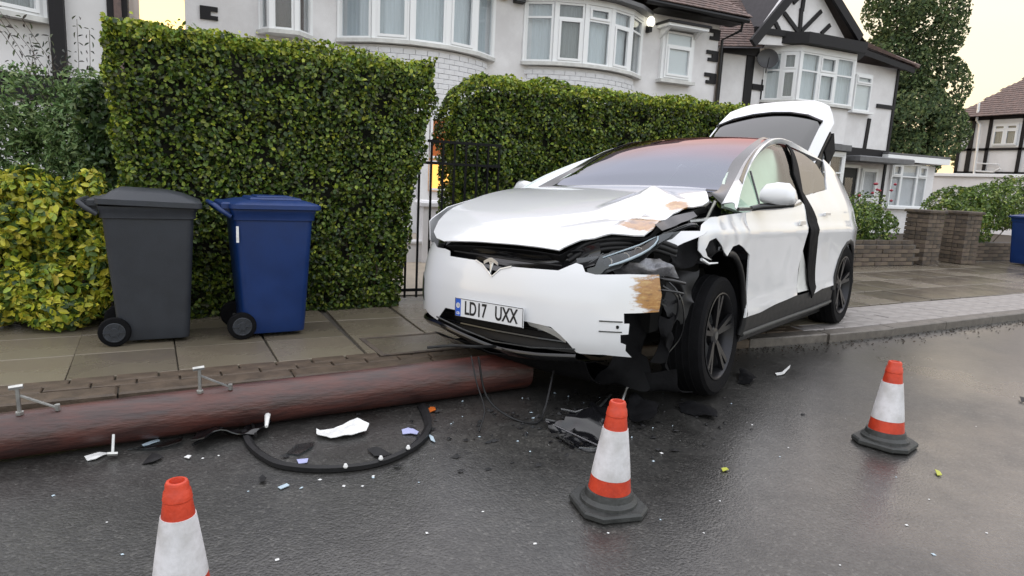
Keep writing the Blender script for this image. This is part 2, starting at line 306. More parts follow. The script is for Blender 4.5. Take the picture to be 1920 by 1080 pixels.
def leaves(name, P, Nn, size, cols, m='leaf', parent=None, aspect=.55, jit=.6, **k):
    n = len(P); Nn = Nn + rng.normal(0, jit, (n, 3)); Nn /= np.linalg.norm(Nn, axis=1)[:, None]
    d = rng.normal(0, 1, (n, 3)); d[:, 2] -= .25; d -= (d * Nn).sum(1)[:, None] * Nn; d /= np.linalg.norm(d, axis=1)[:, None]
    w = np.cross(Nn, d); L = (size * rng.uniform(.65, 1.3, n))[:, None]; A = aspect * rng.uniform(.85, 1.15, n)[:, None]
    v = np.empty((n, 6, 3)); v[:, 0] = P - d * L * .5; v[:, 3] = P + d * L * .5 - Nn * L * .10
    v[:, 1] = P - d * L * .16 - w * L * A * .46 + Nn * L * .12; v[:, 5] = P - d * L * .16 + w * L * A * .46 + Nn * L * .12
    v[:, 2] = P + d * L * .2 - w * L * A * .40 + Nn * L * .07; v[:, 4] = P + d * L * .2 + w * L * A * .40 + Nn * L * .07
    me = bpy.data.meshes.new(name); me.vertices.add(n * 6); me.vertices.foreach_set('co', v.ravel())
    q = np.array([[0, 1, 2, 3], [0, 3, 4, 5]]); idx = (np.arange(n)[:, None, None] * 6 + q).ravel()
    me.loops.add(n * 8); me.loops.foreach_set('vertex_index', idx); me.polygons.add(n * 2)
    me.polygons.foreach_set('loop_start', np.arange(n * 2) * 4); me.polygons.foreach_set('loop_total', np.full(n * 2, 4)); me.update()
    ca = me.color_attributes.new('leaf_colour', 'FLOAT_COLOR', 'POINT'); c4 = np.ones((n, 6, 4)); c4[:, :, :3] = cols[:, None, :]; ca.data.foreach_set('color', c4.ravel())
    me.validate(); return link(name, me, m, parent, **k)
def pick(n, pal, w=None):
    pal = np.array(pal); i = rng.choice(len(pal), n, p=w); return pal[i] * rng.uniform(.75, 1.25, (n, 1)) * rng.uniform(.92, 1.08, (n, 3))
def copy_tree(o, parent=None):
    c = o.copy(); COL.objects.link(c)
    if parent is not None: c.parent = parent
    for ch in list(o.children): copy_tree(ch, c)
    return c

# surfaces of the car body, in the car's own metres (x forward, y left, z up)
def sm(x, xs, ys):
    n = len(xs); x = min(max(x, xs[0] - .3), xs[-1] + .3)
    i = 0
    while i < n - 2 and x > xs[i + 1]: i += 1
    def d(k): return (ys[k + 1] - ys[k]) / (xs[k + 1] - xs[k])
    def m(k):
        if k == 0: return d(0)
        if k == n - 1: return d(n - 2)
        p, q = d(k - 1), d(k)
        return 2 * p * q / (p + q) if p * q > 0 else 0.
    h = xs[i + 1] - xs[i]; t = (x - xs[i]) / h
    if t < 0: return ys[0] + m(0) * (x - xs[0])
    if t > 1: return ys[-1] + m(n - 1) * (x - xs[-1])
    return (ys[i] * (2*t**3 - 3*t*t + 1) + m(i) * h * (t**3 - 2*t*t + t)
            + ys[i + 1] * (-2*t**3 + 3*t*t) + m(i + 1) * h * (t**3 - t*t))
PLX = [-2.55, -2.4, -2.15, -1.9, -1.48, -.6, .4, 1.0, 1.5, 1.9, 2.15, 2.3, 2.42]
PLY = [.50, .70, .86, .94, .985, .965, .955, .965, .98, .95, .87, .74, .45]
PZ = [.15, .3, .42, .52, .7, .88, .94, 1.0, 1.1, 1.2, 1.35, 1.5, 1.6, 1.70]
PO = [-.05, .0, .012, -.002, .0, .008, .012, -.012, -.035, -.075, -.15, -.235, -.305, -.42]
def side_surface(x, z):
    return (x, sm(x, PLX, PLY) + sm(z, PZ, PO), z)
TX = [-2.5, -2.2, -1.8, -1.4, -.9, -.5, -.15, .2, .5, .8, 1.02, 1.2, 1.6, 2.0, 2.2, 2.34, 2.42]
TZ = [1.05, 1.2, 1.42, 1.58, 1.67, 1.70, 1.69, 1.61, 1.49, 1.34, 1.215, 1.19, 1.115, 1.01, .94, .87, .80]
CX = [-2.5, -.5, .2, .8, 1.05, 1.5, 2.0, 2.2, 2.34, 2.42]
CA = [.06, .06, .07, .05, .015, .0, .01, .05, .10, .12]
def top_surface(x, y):
    return (x, y, sm(x, TX, TZ) - sm(x, CX, CA) * (abs(y) / .8) ** 2.4)
BX = [2.465, 2.458, 2.43, 2.375, 2.27, 2.13, 1.96, 1.80]
BY = [0., .2, .4, .6, .77, .88, .945, .965]
BS = [0.]
for _i in range(7): BS.append(BS[-1] + ((BX[_i+1]-BX[_i])**2 + (BY[_i+1]-BY[_i])**2) ** .5)
BZ = [.15, .22, .28, .36, .45, .55, .63, .72, .80, .88]
BO = [-.13, -.07, -.025, .0, .004, .0, -.012, -.035, -.07, -.12]
def nose_surface(s, z):
    a = abs(s); g = 1 if s >= 0 else -1
    x = sm(a, BS, BX); y = sm(a, BS, BY)
    dx = sm(a + .01, BS, BX) - sm(a - .01, BS, BX) if a > .01 else 0.
    dy = sm(a + .01, BS, BY) - sm(a - .01, BS, BY) if a > .01 else 1.
    n = (dx*dx + dy*dy) ** .5 or 1.
    o = sm(z, BZ, BO)
    return (x + dy / n * o, g * (y - dx / n * o * .6), z)
def crease(x, y, x0, y0, x1, y1, w, a):
    dx, dy = x1 - x0, y1 - y0
    t = max(0., min(1., ((x-x0)*dx + (y-y0)*dy) / (dx*dx + dy*dy)))
    d = ((x-x0-t*dx)**2 + (y-y0-t*dy)**2) ** .5
    return a * max(0., 1 - d / w)
def bonnet_surface(x, y):
    z = top_surface(x, y)[2] + .012
    z += crease(x, y, 1.80, .44, 1.46, .46, .15, .034) + crease(x, y, 1.46, .46, 1.62, .70, .11, .026)
    z -= crease(x, y, 1.92, .58, 1.66, .60, .11, .034) + crease(x, y, 2.15, .25, 1.98, .5, .12, .014)
    z += crease(x, y, 2.2, .62, 1.97, .74, .09, .02)
    if y > .62: z -= .75 * (y - .62) ** 1.5 * max(0., min(1., (x - 1.25) / .2)) * max(0., min(1., (2.15 - x) / .3))
    return (x, y, z)

# outlines of parts: car panels in body-surface coordinates, road pieces in world metres
D = json.loads('''{"door":[[1.123,1.067],[1.131,0.974],[1.122,0.88],[1.074,0.79],[1.05,0.616],[1.044,0.511],[1.085,0.391],[0.79,0.397],[0.508,0.413],[0.212,0.428],[-0.043,0.442],[-0.057,0.536],[-0.049,0.644],[-0.134,0.858],[-0.209,0.997],[-0.212,1.138],[-0.149,1.178],[0.522,1.124]],"door_window":[[1.245,1.104],[1.009,1.247],[0.693,1.38],[0.221,1.528],[-0.433,1.645],[-0.299,1.472],[-0.203,1.32],[-0.136,1.177],[0.522,1.124]],"fender":[[1.123,1.067],[1.131,0.974],[1.122,0.88],[1.076,0.794],[1.188,0.842],[1.3,0.872],[1.408,0.862],[1.475,0.807],[1.581,0.873],[1.664,0.918],[1.733,0.901],[1.78,0.854],[1.741,0.817],[1.666,0.79],[1.787,0.813],[1.841,0.85],[1.846,0.894],[1.836,0.944],[1.781,0.992],[1.696,1.028],[1.573,1.041],[1.4,1.051]],"rear_belt":[[-0.311,1.211],[-0.662,1.248],[-1.036,1.288],[-1.159,1.387],[-1.125,1.514],[-0.922,1.585],[-0.536,1.636]],"rear_front":[[-0.285,1.244],[-0.439,1.031],[-0.399,0.886],[-0.472,0.622],[-0.526,0.468],[-0.433,0.409]],"seal":[[-0.614,1.689],[-0.258,1.385],[-0.206,1.101],[-0.203,0.856],[-0.283,0.632],[-0.417,0.384],[-0.54,0.467],[-0.487,0.621],[-0.414,0.886],[-0.454,1.031],[-0.299,1.244],[-0.63,1.663]],"wsedge":[[1.729,1.027],[1.063,0.798],[0.567,0.698],[0.26,0.667],[-0.039,0.63]],"hood":[[2.373,-0.482],[2.384,-0.297],[2.388,-0.057],[2.385,0.178],[2.38,0.342],[2.377,0.404],[2.337,0.438],[2.283,0.483],[2.233,0.586],[2.179,0.718],[2.159,0.792],[2.071,0.8],[1.969,0.78],[1.75,0.759],[1.607,0.776],[1.387,0.807]],"bump":[[-0.441,0.767],[-0.421,0.736],[-0.159,0.732],[-0.09,0.709],[-0.006,0.653],[0.049,0.703],[0.122,0.718],[0.423,0.722],[0.515,0.768],[0.554,0.759],[0.576,0.725],[0.638,0.715],[0.82,0.725],[0.997,0.724],[1.007,0.668],[1.018,0.618],[1.0,0.528],[0.803,0.52],[0.807,0.466],[0.836,0.467],[0.833,0.41],[0.79,0.406],[0.792,0.362],[0.822,0.351],[0.821,0.318],[0.86,0.281],[0.701,0.29],[0.576,0.284],[0.553,0.291],[0.513,0.342],[0.467,0.381],[0.414,0.416],[0.262,0.427],[-0.075,0.422],[-0.395,0.419],[-0.501,0.323],[-0.601,0.342]],"lip":[[-0.49,0.318],[-0.235,0.282],[0.012,0.244],[0.284,0.251],[0.551,0.278]],"lamp":[[2.22,0.465,0.788],[2.22,0.575,0.806],[2.22,0.688,0.848],[2.22,0.775,0.885],[2.22,0.879,0.939],[2.22,0.941,0.958],[2.22,0.919,0.922],[2.22,0.882,0.892],[2.22,0.848,0.854],[2.22,0.755,0.8],[2.22,0.654,0.76],[2.22,0.616,0.736],[2.22,0.591,0.702],[2.22,0.491,0.701]],"drl":[[2.2,0.636,0.757],[2.2,0.69,0.779],[2.2,0.744,0.804],[2.2,0.799,0.833],[2.2,0.838,0.859],[2.2,0.863,0.885],[2.2,0.874,0.911],[2.2,0.872,0.93]],"scrapA":[[1.95,0.782,0.87],[1.95,0.837,0.912],[1.95,0.888,0.955],[1.95,0.973,0.96],[1.95,1.018,0.959],[1.95,1.004,0.942],[1.95,0.917,0.891],[1.95,0.846,0.839],[1.95,0.828,0.856]],"emb":[[2.41,-0.084,0.753],[2.41,0.019,0.742],[2.41,-0.031,0.66],[2.41,-0.051,0.755]],"hl_r":[[2.007,-0.86,0.911],[1.983,-0.86,0.787],[2.043,-0.86,0.713],[2.096,-0.86,0.764],[2.048,-0.86,0.863]],"mirror":[[1.358,1.07,1.1],[1.321,1.07,1.173],[1.201,1.07,1.212],[0.98,1.07,1.23],[0.666,1.07,1.228],[0.513,1.07,1.187],[0.472,1.07,1.133],[0.79,1.07,1.113]],"wheelF":[[1.367,0.97,0.352]],"innard":[[1.6,0.596,0.88],[1.6,0.95,1.117],[1.6,1.143,0.825],[1.6,0.625,0.719],[1.6,0.839,1.083]],"tail":[[-1.907,-0.516,1.971],[-2.068,-0.558,2.072],[-2.304,-0.397,2.221],[-2.375,-0.127,2.266],[-2.305,0.236,2.222],[-2.099,0.504,2.092],[-1.956,0.697,2.002],[-1.319,0.662,1.6],[-1.895,-0.367,1.963],[-2.053,-0.292,2.063],[-2.047,0.505,2.059],[-1.347,0.611,1.618],[-1.499,0.839,1.714],[-1.293,0.671,1.584]],"ring_o":[[0.126,3.302],[0.141,3.129],[0.184,2.98],[0.251,2.854],[0.374,2.769],[0.502,2.731],[0.641,2.729],[0.776,2.784],[0.91,2.893],[1.006,3.044],[1.056,3.198],[1.094,3.399]],"ring_i":[[0.187,3.283],[0.201,3.123],[0.242,3.003],[0.312,2.902],[0.406,2.837],[0.513,2.789],[0.63,2.785],[0.755,2.847],[0.868,2.947],[0.968,3.101],[0.999,3.216],[1.024,3.421]],"clips":[[0.517,2.714],[0.678,2.746],[0.824,2.821]],"whitepiece":[[0.467,3.23],[0.485,3.209],[0.546,3.19],[0.621,3.24],[0.688,3.273],[0.717,3.18],[0.692,3.115],[0.619,3.089],[0.518,3.1],[0.462,3.139]],"bluesheet":[[0.302,3.002],[0.355,3.073],[0.441,3.084],[0.421,3.026],[0.353,2.96]],"stick":[[0.41,2.948],[0.466,3.037]],"lilac1":[[0.339,2.917],[0.389,2.912],[0.378,2.869],[0.342,2.869]],"blade":[[0.653,2.924],[0.698,2.922],[0.752,2.835],[0.712,2.805],[0.674,2.842]],"lilac2":[[0.874,3.116],[0.918,3.124],[0.948,3.063],[0.928,3.025],[0.902,3.048],[0.864,3.06]],"blue3":[[0.985,3.021],[0.996,2.975],[0.985,2.909],[0.973,2.94]],"lilac4":[[0.236,2.671],[0.273,2.688],[0.282,2.67],[0.245,2.648]],"blk5":[[0.172,2.773],[0.186,2.79],[0.2,2.754],[0.189,2.722],[0.173,2.727]],"white6":[[-0.511,3.233],[-0.46,3.246],[-0.417,3.237],[-0.462,3.182],[-0.496,3.182]],"blk7":[[-0.276,3.075],[-0.266,3.129],[-0.248,3.17],[-0.197,3.112],[-0.231,3.066]],"white8":[[-0.118,3.092],[-0.103,3.104],[-0.088,3.094],[-0.098,3.067]],"lens9":[[-0.297,3.297],[-0.234,3.342],[-0.224,3.319],[-0.286,3.268]],"clear10":[[-0.348,3.251],[-0.157,3.291],[-0.124,3.32],[-0.133,3.244],[-0.219,3.215]],"orange":[[1.082,3.359],[1.135,3.378],[1.122,3.32],[1.075,3.309]],"curl":[[3.667,3.345],[3.73,3.341],[3.83,3.395],[3.97,3.485],[3.866,3.399],[3.714,3.306],[3.641,3.3]],"white11":[[2.317,3.097],[2.385,3.116],[2.407,3.07],[2.325,2.981],[2.287,3.011]],"white12":[[2.201,3.001],[2.211,2.988],[2.18,2.892],[2.156,2.899]],"blk13":[[2.249,3.098],[2.304,2.988],[2.353,2.927],[2.178,2.767],[2.078,2.798],[2.115,2.912]],"blk14":[[2.505,2.974],[2.651,2.958],[2.679,2.827],[2.58,2.725],[2.51,2.79],[2.476,2.889]],"blk15":[[3.418,3.44],[3.447,3.366],[3.39,3.243],[3.259,3.173],[3.234,3.239]],"blk16":[[4.916,2.428],[4.902,2.388],[4.873,2.353],[4.83,2.366]],"leafa":[[3.16,1.856],[3.168,1.841],[3.135,1.804],[3.117,1.815]],"leafb":[[2.154,2.211],[2.183,2.208],[2.176,2.186],[2.141,2.186]],"mirr":[[-0.083,3.19],[-0.055,3.311],[0.05,3.347],[0.134,3.321],[0.177,3.433],[0.23,3.47],[0.256,3.37],[0.238,3.245],[0.187,3.193],[0.094,3.236],[0.002,3.226],[-0.032,3.173]],"shell":[[1.621,2.966],[1.694,2.88],[1.857,2.933],[2.048,3.084],[2.204,3.23],[2.278,3.168],[2.073,2.882],[1.869,2.638],[1.725,2.561],[1.612,2.598],[1.587,2.743]],"strap":[[2.076,2.95],[2.153,3.033],[2.283,3.186],[2.311,3.198],[2.237,3.102],[2.129,2.986]],"chips":[[1.046,1.94],[0.49,2.604],[0.562,2.579],[0.625,2.657],[0.791,2.537],[0.124,2.68],[0.621,2.642],[2.837,1.669],[2.74,2.616],[2.546,2.232],[2.681,2.304],[2.908,1.874],[2.522,1.553],[1.591,1.927],[1.339,1.912],[1.93,1.969],[1.689,1.787],[2.01,1.446],[2.411,1.372],[-0.355,2.595],[-0.565,2.88],[-0.282,2.35],[0.186,2.147],[0.703,2.14],[0.955,2.216],[4.039,2.183],[2.779,1.397],[1.902,2.393],[1.998,2.458],[-0.043,3.067],[0.022,3.075],[0.407,2.694]],"gab":[[13.349,5.113],[14.657,6.429],[15.302,7.383],[16.43,6.691],[17.382,5.743],[13.651,5.383],[17.316,5.735]],"gt":[[15.221,6.329],[15.258,5.713],[14.596,6.118],[15.193,5.704],[14.319,5.823],[14.527,5.599],[15.988,6.362],[15.302,5.718],[16.396,6.042],[16.094,5.772],[14.832,6.273],[15.779,6.502]],"h3win":[[20.974,5.108],[19.849,5.052],[19.678,3.982],[20.799,4.005]],"h3":[[22.437,2.552],[22.493,5.509],[19.729,5.473],[22.238,6.429],[19.992,7.116],[22.11,5.62],[21.906,2.643],[21.206,5.303],[21.118,2.655],[19.615,2.55],[19.8,5.477],[22.516,3.931],[19.458,3.775],[22.325,2.72],[20.736,2.661],[23.031,2.766]],"dp":[[21.829,6.218],[21.813,5.297],[21.449,2.493]]}''')
CAR_O = [3.6872, 4.4932, 0.0314]
CAR_M = [[-0.89978, 0.43634, 0.00235], [-0.4359, -0.89908, 0.04046], [0.01977, 0.03538, 0.99918]]
# ------------------------------------------------------------------ ground
def sheet(name, pts, z, m, parent=None, **k): return MB().add([(x, y, z) for x, y in pts], [tuple(range(len(pts)))]).build(name, m, parent, **k)
road = sheet('road', [(-60, -60), (160, -60), (160, 7), (-60, 7)], 0, 'asphalt', kind='structure')
ground = sheet('garden_ground', [(-60, 7.9), (160, 7.9), (160, 220), (-60, 220)], .05, 'soil', kind='structure')
sheet('garden_path', [(-.7, 6.20), (6.3, 6.60), (6.3, 7.9), (-.7, 7.9)], .085, 'path_beige', kind='structure')
sheet('garden_soil', [(-60, 5.9), (-.7, 5.9), (-.7, 7.9), (-60, 7.9)], .1, 'soil', kind='structure')
sheet('front_path', [(1.8, 7.9), (5.2, 7.9), (5.6, 13.2), (3.8, 13.2)], .06, 'path_beige', kind='structure')
KX = [-60, -4, -1, 1, 3, 5.4, 6.6, 8.2, 14, 60, 160]; KY = [2.0, 3.66, 3.84, 3.98, 4.0, 3.98, 4.07, 4.20, 4.60, 7.4, 7.9]   # line of the kerb face
PZ0 = .078
def ky(x): return float(np.interp(x, KX, KY))
def kslope(x): return math.atan((ky(x + .5) - ky(x - .5)))
kx_ = [x for x in [-60] + [-5 + .5 * i for i in range(50)] + [60, 160]]
pave = MB().prism([(x, ky(x) + .06) for x in kx_] + [(160, 8.2), (-60, 8.2)], -.05, PZ0 - .020).build('pavement', 'joint', kind='structure')
SM = {}
def piece(name, me, loc, parent, rot=None):
    o = bpy.data.objects.new(name, me); COL.objects.link(o); o.location = loc; o.parent = parent
    if rot: o.rotation_euler = rot
    return o
def slab_mesh(w, d, h, m, b=.005):
    k = (round(w, 3), round(d, 3), round(h, 3), m)
    if k not in SM:
        me = MB().bev(-w/2, w/2, -d/2, d/2, -h, 0, b).mesh('slab'); me.materials.append(M[m]); SM[k] = me
    return SM[k]
def lay(name, me, x, d, jit=.003, tilt=.004):
    sl = kslope(x); piece(name, me, (x - d * math.sin(sl), ky(x) + d * math.cos(sl), PZ0 + random.uniform(-jit, jit * .6)), pave, (random.uniform(-tilt, tilt), random.uniform(-tilt, tilt), sl + random.uniform(-.003, .003)))
for i in range(13):          # buff slabs in front of the hedge
    for j in range(4): lay('paving_slab', slab_mesh(.554, .526, .04, random.choice(['slab', 'slab', 'slab_b', 'slab_c']), .003), -1.55 + .56 * i, .335 + .53 * j + .265)
for i in range(16):
    for j in range(5): lay('paving_slab', slab_mesh(.605, .645, .04, random.choice(['slab_dark', 'slab_dark', 'slab_b'])), 5.9 + .62 * i + (.3 if j % 2 else 0), .86 + .66 * j + .33, .004, .006)
for i in range(34):          # pale block strip by the kerb
    for j in range(4): lay('paving_block', slab_mesh(.262, .163, .04, 'block_grey'), 4.95 + .27 * i + (.135 if j % 2 else 0), .235 + .17 * j, .003, .01)
for i in range(33): lay('kerb_brick', slab_mesh(.207, .10, .04, 'kerb_brick'), -2.2 + .216 * i, .205, .004, .012)
for i in range(33): lay('kerb_brick', slab_mesh(.207, .10, .04, 'kerb_brick'), -2.09 + .216 * i, .305 - .01, .004, .012)
for i in range(26):
    me = slab_mesh(.893, .148, .3, 'kerb_stone' if i > 8 else 'kerb_brick', .010); lay('kerb_stone', me, -3.6 + .9 * i, .075, .003, .005)
mc = empty('manhole_cover', (1.33, 4.50, PZ0 + .002), R(5), label='dark framed utility cover set into the buff paving by the bumper', cat='manhole cover')
for a_ in ((-.32, .32, -.25, -.215), (-.32, .32, .215, .25), (-.32, -.285, -.215, .215), (.285, .32, -.215, .215)): MB().box(*a_, 0, .005).build('cover_frame', 'brick_dark', mc)
MB().bev(-.282, .282, -.212, .212, -.001, .003, .002).build('cover_plate', 'slab_b', mc)
n = 1500; P = rng.uniform(-2, 12, n); P = np.stack([P, np.array([ky(q) for q in P]) - .02 - np.abs(rng.normal(0, .12, n)), np.full(n, .006)], 1)
leaves('leaf_litter', P, np.tile([0, 0, 1.], (n, 1)), .022, pick(n, [(.025, .018, .012), (.05, .035, .02), (.03, .03, .02)]), 'leaf_far', jit=.3, kind='stuff')
ch = MB()
for _ in range(80):
    x = rng.uniform(-2.5, 7); y = ky(x) - .05 - rng.exponential(1.1)
    if y < .3: continue
    s = rng.uniform(.001, .0024); a = rng.uniform(0, 3); v = [(x + s * math.cos(a + q) * rng.uniform(.5, 1.4), y + s * math.sin(a + q) * rng.uniform(.5, 1.4), .001) for q in (0, 1.5, 3, 4.6)]
    ch.add(v + [(x, y, .001 + s)], [(0, 1, 4), (1, 2, 4), (2, 3, 4), (3, 0, 4)])
ch.build('grit_and_chips', 'plastic_white', kind='stuff')
# ------------------------------------------------------------------ hedges and shrubs
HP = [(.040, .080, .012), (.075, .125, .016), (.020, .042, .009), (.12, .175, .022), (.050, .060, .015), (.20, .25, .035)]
HY = [(.26, .33, .035), (.38, .42, .045), (.16, .25, .035)]  # young yellow-green leaves; also paint the light on hedge tops and left end
def hedge(name, x0b, x1b, x0t, x1t, yf, yfr, depth, z0, z1, round_l=0., dens=5600, **k):
    root = empty(name, ((x0b + x1b) / 2, yf, z0), **k); ox, oy, oz = root.location
    A = []; Bn = []; top = []
    def surf(u, w): return x0b + (x0t - x0b) * w + u * ((x1b - x0b) + ((x1t - x0t) - (x1b - x0b)) * w)
    Wd, Hh = x1b - x0b, z1 - z0
    def bulge(p): return .06 * noise.noise(Vector(p) * 1.7) + .07 * noise.noise(Vector(p) * 4.3)
    n = int(Wd * Hh * dens); u, w = rng.uniform(0, 1, n), rng.uniform(0, 1, n)
    for a, b in zip(u, w):
        x = surf(a, b); y = yf + (yfr - yf) * a
        if round_l:
            q = max(0., (b - .82) / .18); sh = round_l * q * q
            if a * Wd < sh: continue
        if noise.noise(Vector((x * 6, b * Hh * 6, 3))) < -.30 and rng.uniform() < .7: continue
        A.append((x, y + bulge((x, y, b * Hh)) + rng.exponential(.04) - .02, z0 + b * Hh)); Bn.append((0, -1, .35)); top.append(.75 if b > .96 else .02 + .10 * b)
    n = int(Wd * depth * dens); u, w = rng.uniform(0, 1, n), rng.uniform(0, 1, n)
    for a, b in zip(u, w):
        if round_l and a * Wd < round_l: continue
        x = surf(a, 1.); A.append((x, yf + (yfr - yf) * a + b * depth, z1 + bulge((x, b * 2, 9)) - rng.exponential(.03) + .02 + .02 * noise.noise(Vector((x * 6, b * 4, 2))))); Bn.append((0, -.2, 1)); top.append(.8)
    for sgn, uu in ((-1, 0.), (1, 1.)):
        n = int(depth * Hh * dens * .8); u, w = rng.uniform(0, 1, n), rng.uniform(0, 1, n)
        for a, b in zip(u, w):
            q = max(0., (b - .82) / .18); sh = round_l * q * q if sgn < 0 else 0
            x = surf(uu, b) + sh; y = yf + (yfr - yf) * uu + a * depth
            A.append((x + sgn * (bulge((b * 3, y, 4)) - rng.exponential(.03) + .02), y, z0 + b * Hh)); Bn.append((sgn, -.1, .3)); top.append(.6 if sgn < 0 and a < .5 else .12)  # left end yellower: light on that end put into the leaf colour
    n = int(Wd * 90)   # stray shoots above the top
    for _ in range(n):
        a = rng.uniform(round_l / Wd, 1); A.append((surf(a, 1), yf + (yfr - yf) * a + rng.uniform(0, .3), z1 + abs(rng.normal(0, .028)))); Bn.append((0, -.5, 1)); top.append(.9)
    A = np.array(A) - np.array([ox, oy, oz]); Bn = np.array(Bn, float); top = np.array(top); n = len(A)
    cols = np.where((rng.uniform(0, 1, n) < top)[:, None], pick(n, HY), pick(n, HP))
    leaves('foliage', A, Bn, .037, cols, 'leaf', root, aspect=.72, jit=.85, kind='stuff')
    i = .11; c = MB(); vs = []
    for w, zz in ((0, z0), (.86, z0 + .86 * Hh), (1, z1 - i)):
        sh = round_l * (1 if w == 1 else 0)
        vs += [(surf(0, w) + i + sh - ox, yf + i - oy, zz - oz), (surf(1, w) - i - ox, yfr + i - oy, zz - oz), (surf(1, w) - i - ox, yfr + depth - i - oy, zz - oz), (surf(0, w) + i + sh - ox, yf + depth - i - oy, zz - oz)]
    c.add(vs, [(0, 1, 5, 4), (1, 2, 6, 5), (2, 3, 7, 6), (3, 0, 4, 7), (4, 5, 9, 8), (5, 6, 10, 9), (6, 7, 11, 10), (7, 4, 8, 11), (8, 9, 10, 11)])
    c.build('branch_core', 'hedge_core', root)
    s = MB()
    for _ in range(int(Wd * 12)):
        a = rng.uniform(.03, .97); x = surf(a, 0); s.tube([(x - ox, yf + .30 + rng.uniform(0, .1) - oy, 0), (x + rng.normal(0, .05) - ox, yf + .26 - oy, .35), (x + rng.normal(0, .1) - ox, yf + .26 - oy, .7)], [.012, .008, .004], 5)
    s.build('stems', 'bark', root)
    return root
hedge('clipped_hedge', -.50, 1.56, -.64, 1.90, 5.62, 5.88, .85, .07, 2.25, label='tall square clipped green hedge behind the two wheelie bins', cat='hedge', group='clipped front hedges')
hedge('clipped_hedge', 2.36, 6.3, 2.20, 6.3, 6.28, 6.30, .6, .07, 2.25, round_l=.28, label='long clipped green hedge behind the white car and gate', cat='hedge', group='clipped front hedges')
def shrub(name, blobs, size, pal, dens, m='leaf', aspect=.5, jit=.8, stems=8, base=None, **k):
    bx = blobs[0]; loc = base or (bx[0], bx[1], .05); root = empty(name, loc, **k); P, Nn = [], []
    for (x, y, z, rx, ry, rz) in blobs:
        n = int(dens * (rx * ry + ry * rz + rx * rz) * 4.2)
        d = rng.normal(0, 1, (n, 3)); d /= np.linalg.norm(d, axis=1)[:, None]; rr = np.clip(1 - rng.exponential(.14, n), .2, 1.05)
        pp = d * rr[:, None] * np.array([rx, ry, rz]); lump = np.array([noise.noise(Vector(q) * 3.1 + Vector((x, y, z))) for q in pp]) * .22 + 1
        pp = pp * lump[:, None] + np.array([x, y, z]); gap = np.array([noise.noise(Vector(q) * 5.5) for q in pp]); keep = (pp[:, 2] > .09) & ((gap > -.16) | (rr < .8)); P.append(pp[keep]); Nn.append((d + [0, 0, .3])[keep])
    P = np.concatenate(P) - np.array(loc); Nn = np.concatenate(Nn); n = len(P)
    leaves('foliage', P, Nn, size, pick(n, pal[0], pal[1] if len(pal) > 1 else None), m, root, aspect=aspect, jit=jit, kind='stuff')
    s = MB()
    for _ in range(stems):
        x, y, z, rx, ry, rz = random.choice(blobs); e = Vector((x + random.uniform(-.5, .5) * rx, y + random.uniform(-.5, .5) * ry, z + rz * .3)) - Vector(loc); b = Vector((e.x * .4, e.y * .4, 0)); s.tube([b, b.lerp(e, .5) + Vector((random.uniform(-.05, .05), 0, 0)), e], [.014, .01, .004], 5)
    s.build('stems', 'bark', root)
    return root
shrub('golden_shrub', [(-1.35, 6.05, .62, .55, .45, .52), (-.98, 5.95, .45, .34, .35, .55), (-1.1, 5.9, .85, .45, .35, .30), (-1.0, 5.62, .32, .40, .18, .24), (-.82, 5.95, .80, .18, .28, .32), (-1.7, 5.9, .5, .4, .4, .5), (-1.35, 5.62, .3, .35, .2, .22), (-1.15, 5.75, 1.02, .18, .2, .2), (-.78, 5.8, 1.05, .13, .2, .16), (-1.42, 5.8, .98, .16, .2, .18), (-.72, 5.55, .55, .12, .12, .2), (-.95, 5.42, .22, .22, .10, .13)], .062,
      ([(.48, .47, .045), (.62, .58, .09), (.26, .34, .045), (.09, .15, .03), (.04, .08, .02)], [.32, .18, .22, .16, .12]), 1900, aspect=.6, stems=14, label='golden variegated shrub left of the grey wheelie bin', cat='shrub')
gs = shrub('grey_green_shrub', [(-1.1, 7.2, 1.25, .42, .35, .62), (-1.45, 7.3, 1.0, .45, .4, .7), (-.85, 6.9, 1.05, .24, .35, .75), (-1.15, 7.1, .8, .6, .4, .7), (-.95, 6.8, 1.35, .3, .25, .45), (-1.7, 7.2, 1.5, .4, .3, .35), (-1.3, 7.0, 1.7, .35, .25, .35), (-.95, 6.9, 1.8, .2, .2, .3)], .052,
      ([(.14, .23, .08), (.19, .29, .11), (.06, .11, .035), (.26, .35, .14)],), 1500, aspect=.36, stems=12, label='loose grey green shrub with feathery shoots left of the tall hedge', cat='shrub')
P, Nn = [], []; sh = MB()
for k_ in range(17):
    bx, by = -1.15 + rng.normal(0, .22), 7.15 + rng.normal(0, .1); tp = Vector((-1.12 + rng.normal(0, .26), by + rng.normal(0, .1), rng.uniform(1.95, 2.5))); b = Vector((bx, by, 1.4))
    path = cr([b, b.lerp(tp, .5) + Vector((rng.normal(0, .04), 0, .05)), tp], 14); sh.tube([p - Vector(gs.location) for p in path], [.004] * 7 + [.0025] * 7, 4)
    for q, p in enumerate(path[2:]):
        for s in (-1, 1): P.append(p + Vector((s * .022, 0, .012)) - Vector(gs.location)); Nn.append((s * .5, -.6, .5))
leaves('shoot_leaves', np.array(P), np.array(Nn), .055, pick(len(P), [(.05, .06, .045), (.08, .10, .05), (.06, .05, .045)]), 'leaf', gs, aspect=.3, jit=.4, kind='stuff'); sh.build('shoots', 'bark', gs)
shrub('dark_shrub', [(-.72, 6.65, .9, .22, .4, .8), (-.8, 6.6, 1.6, .16, .25, .35)], .06, ([(.03, .06, .02), (.05, .09, .03), (.10, .15, .04)],), 1800, aspect=.6, stems=6, label='dark glossy shrub tucked against the left end of the tall hedge', cat='shrub')
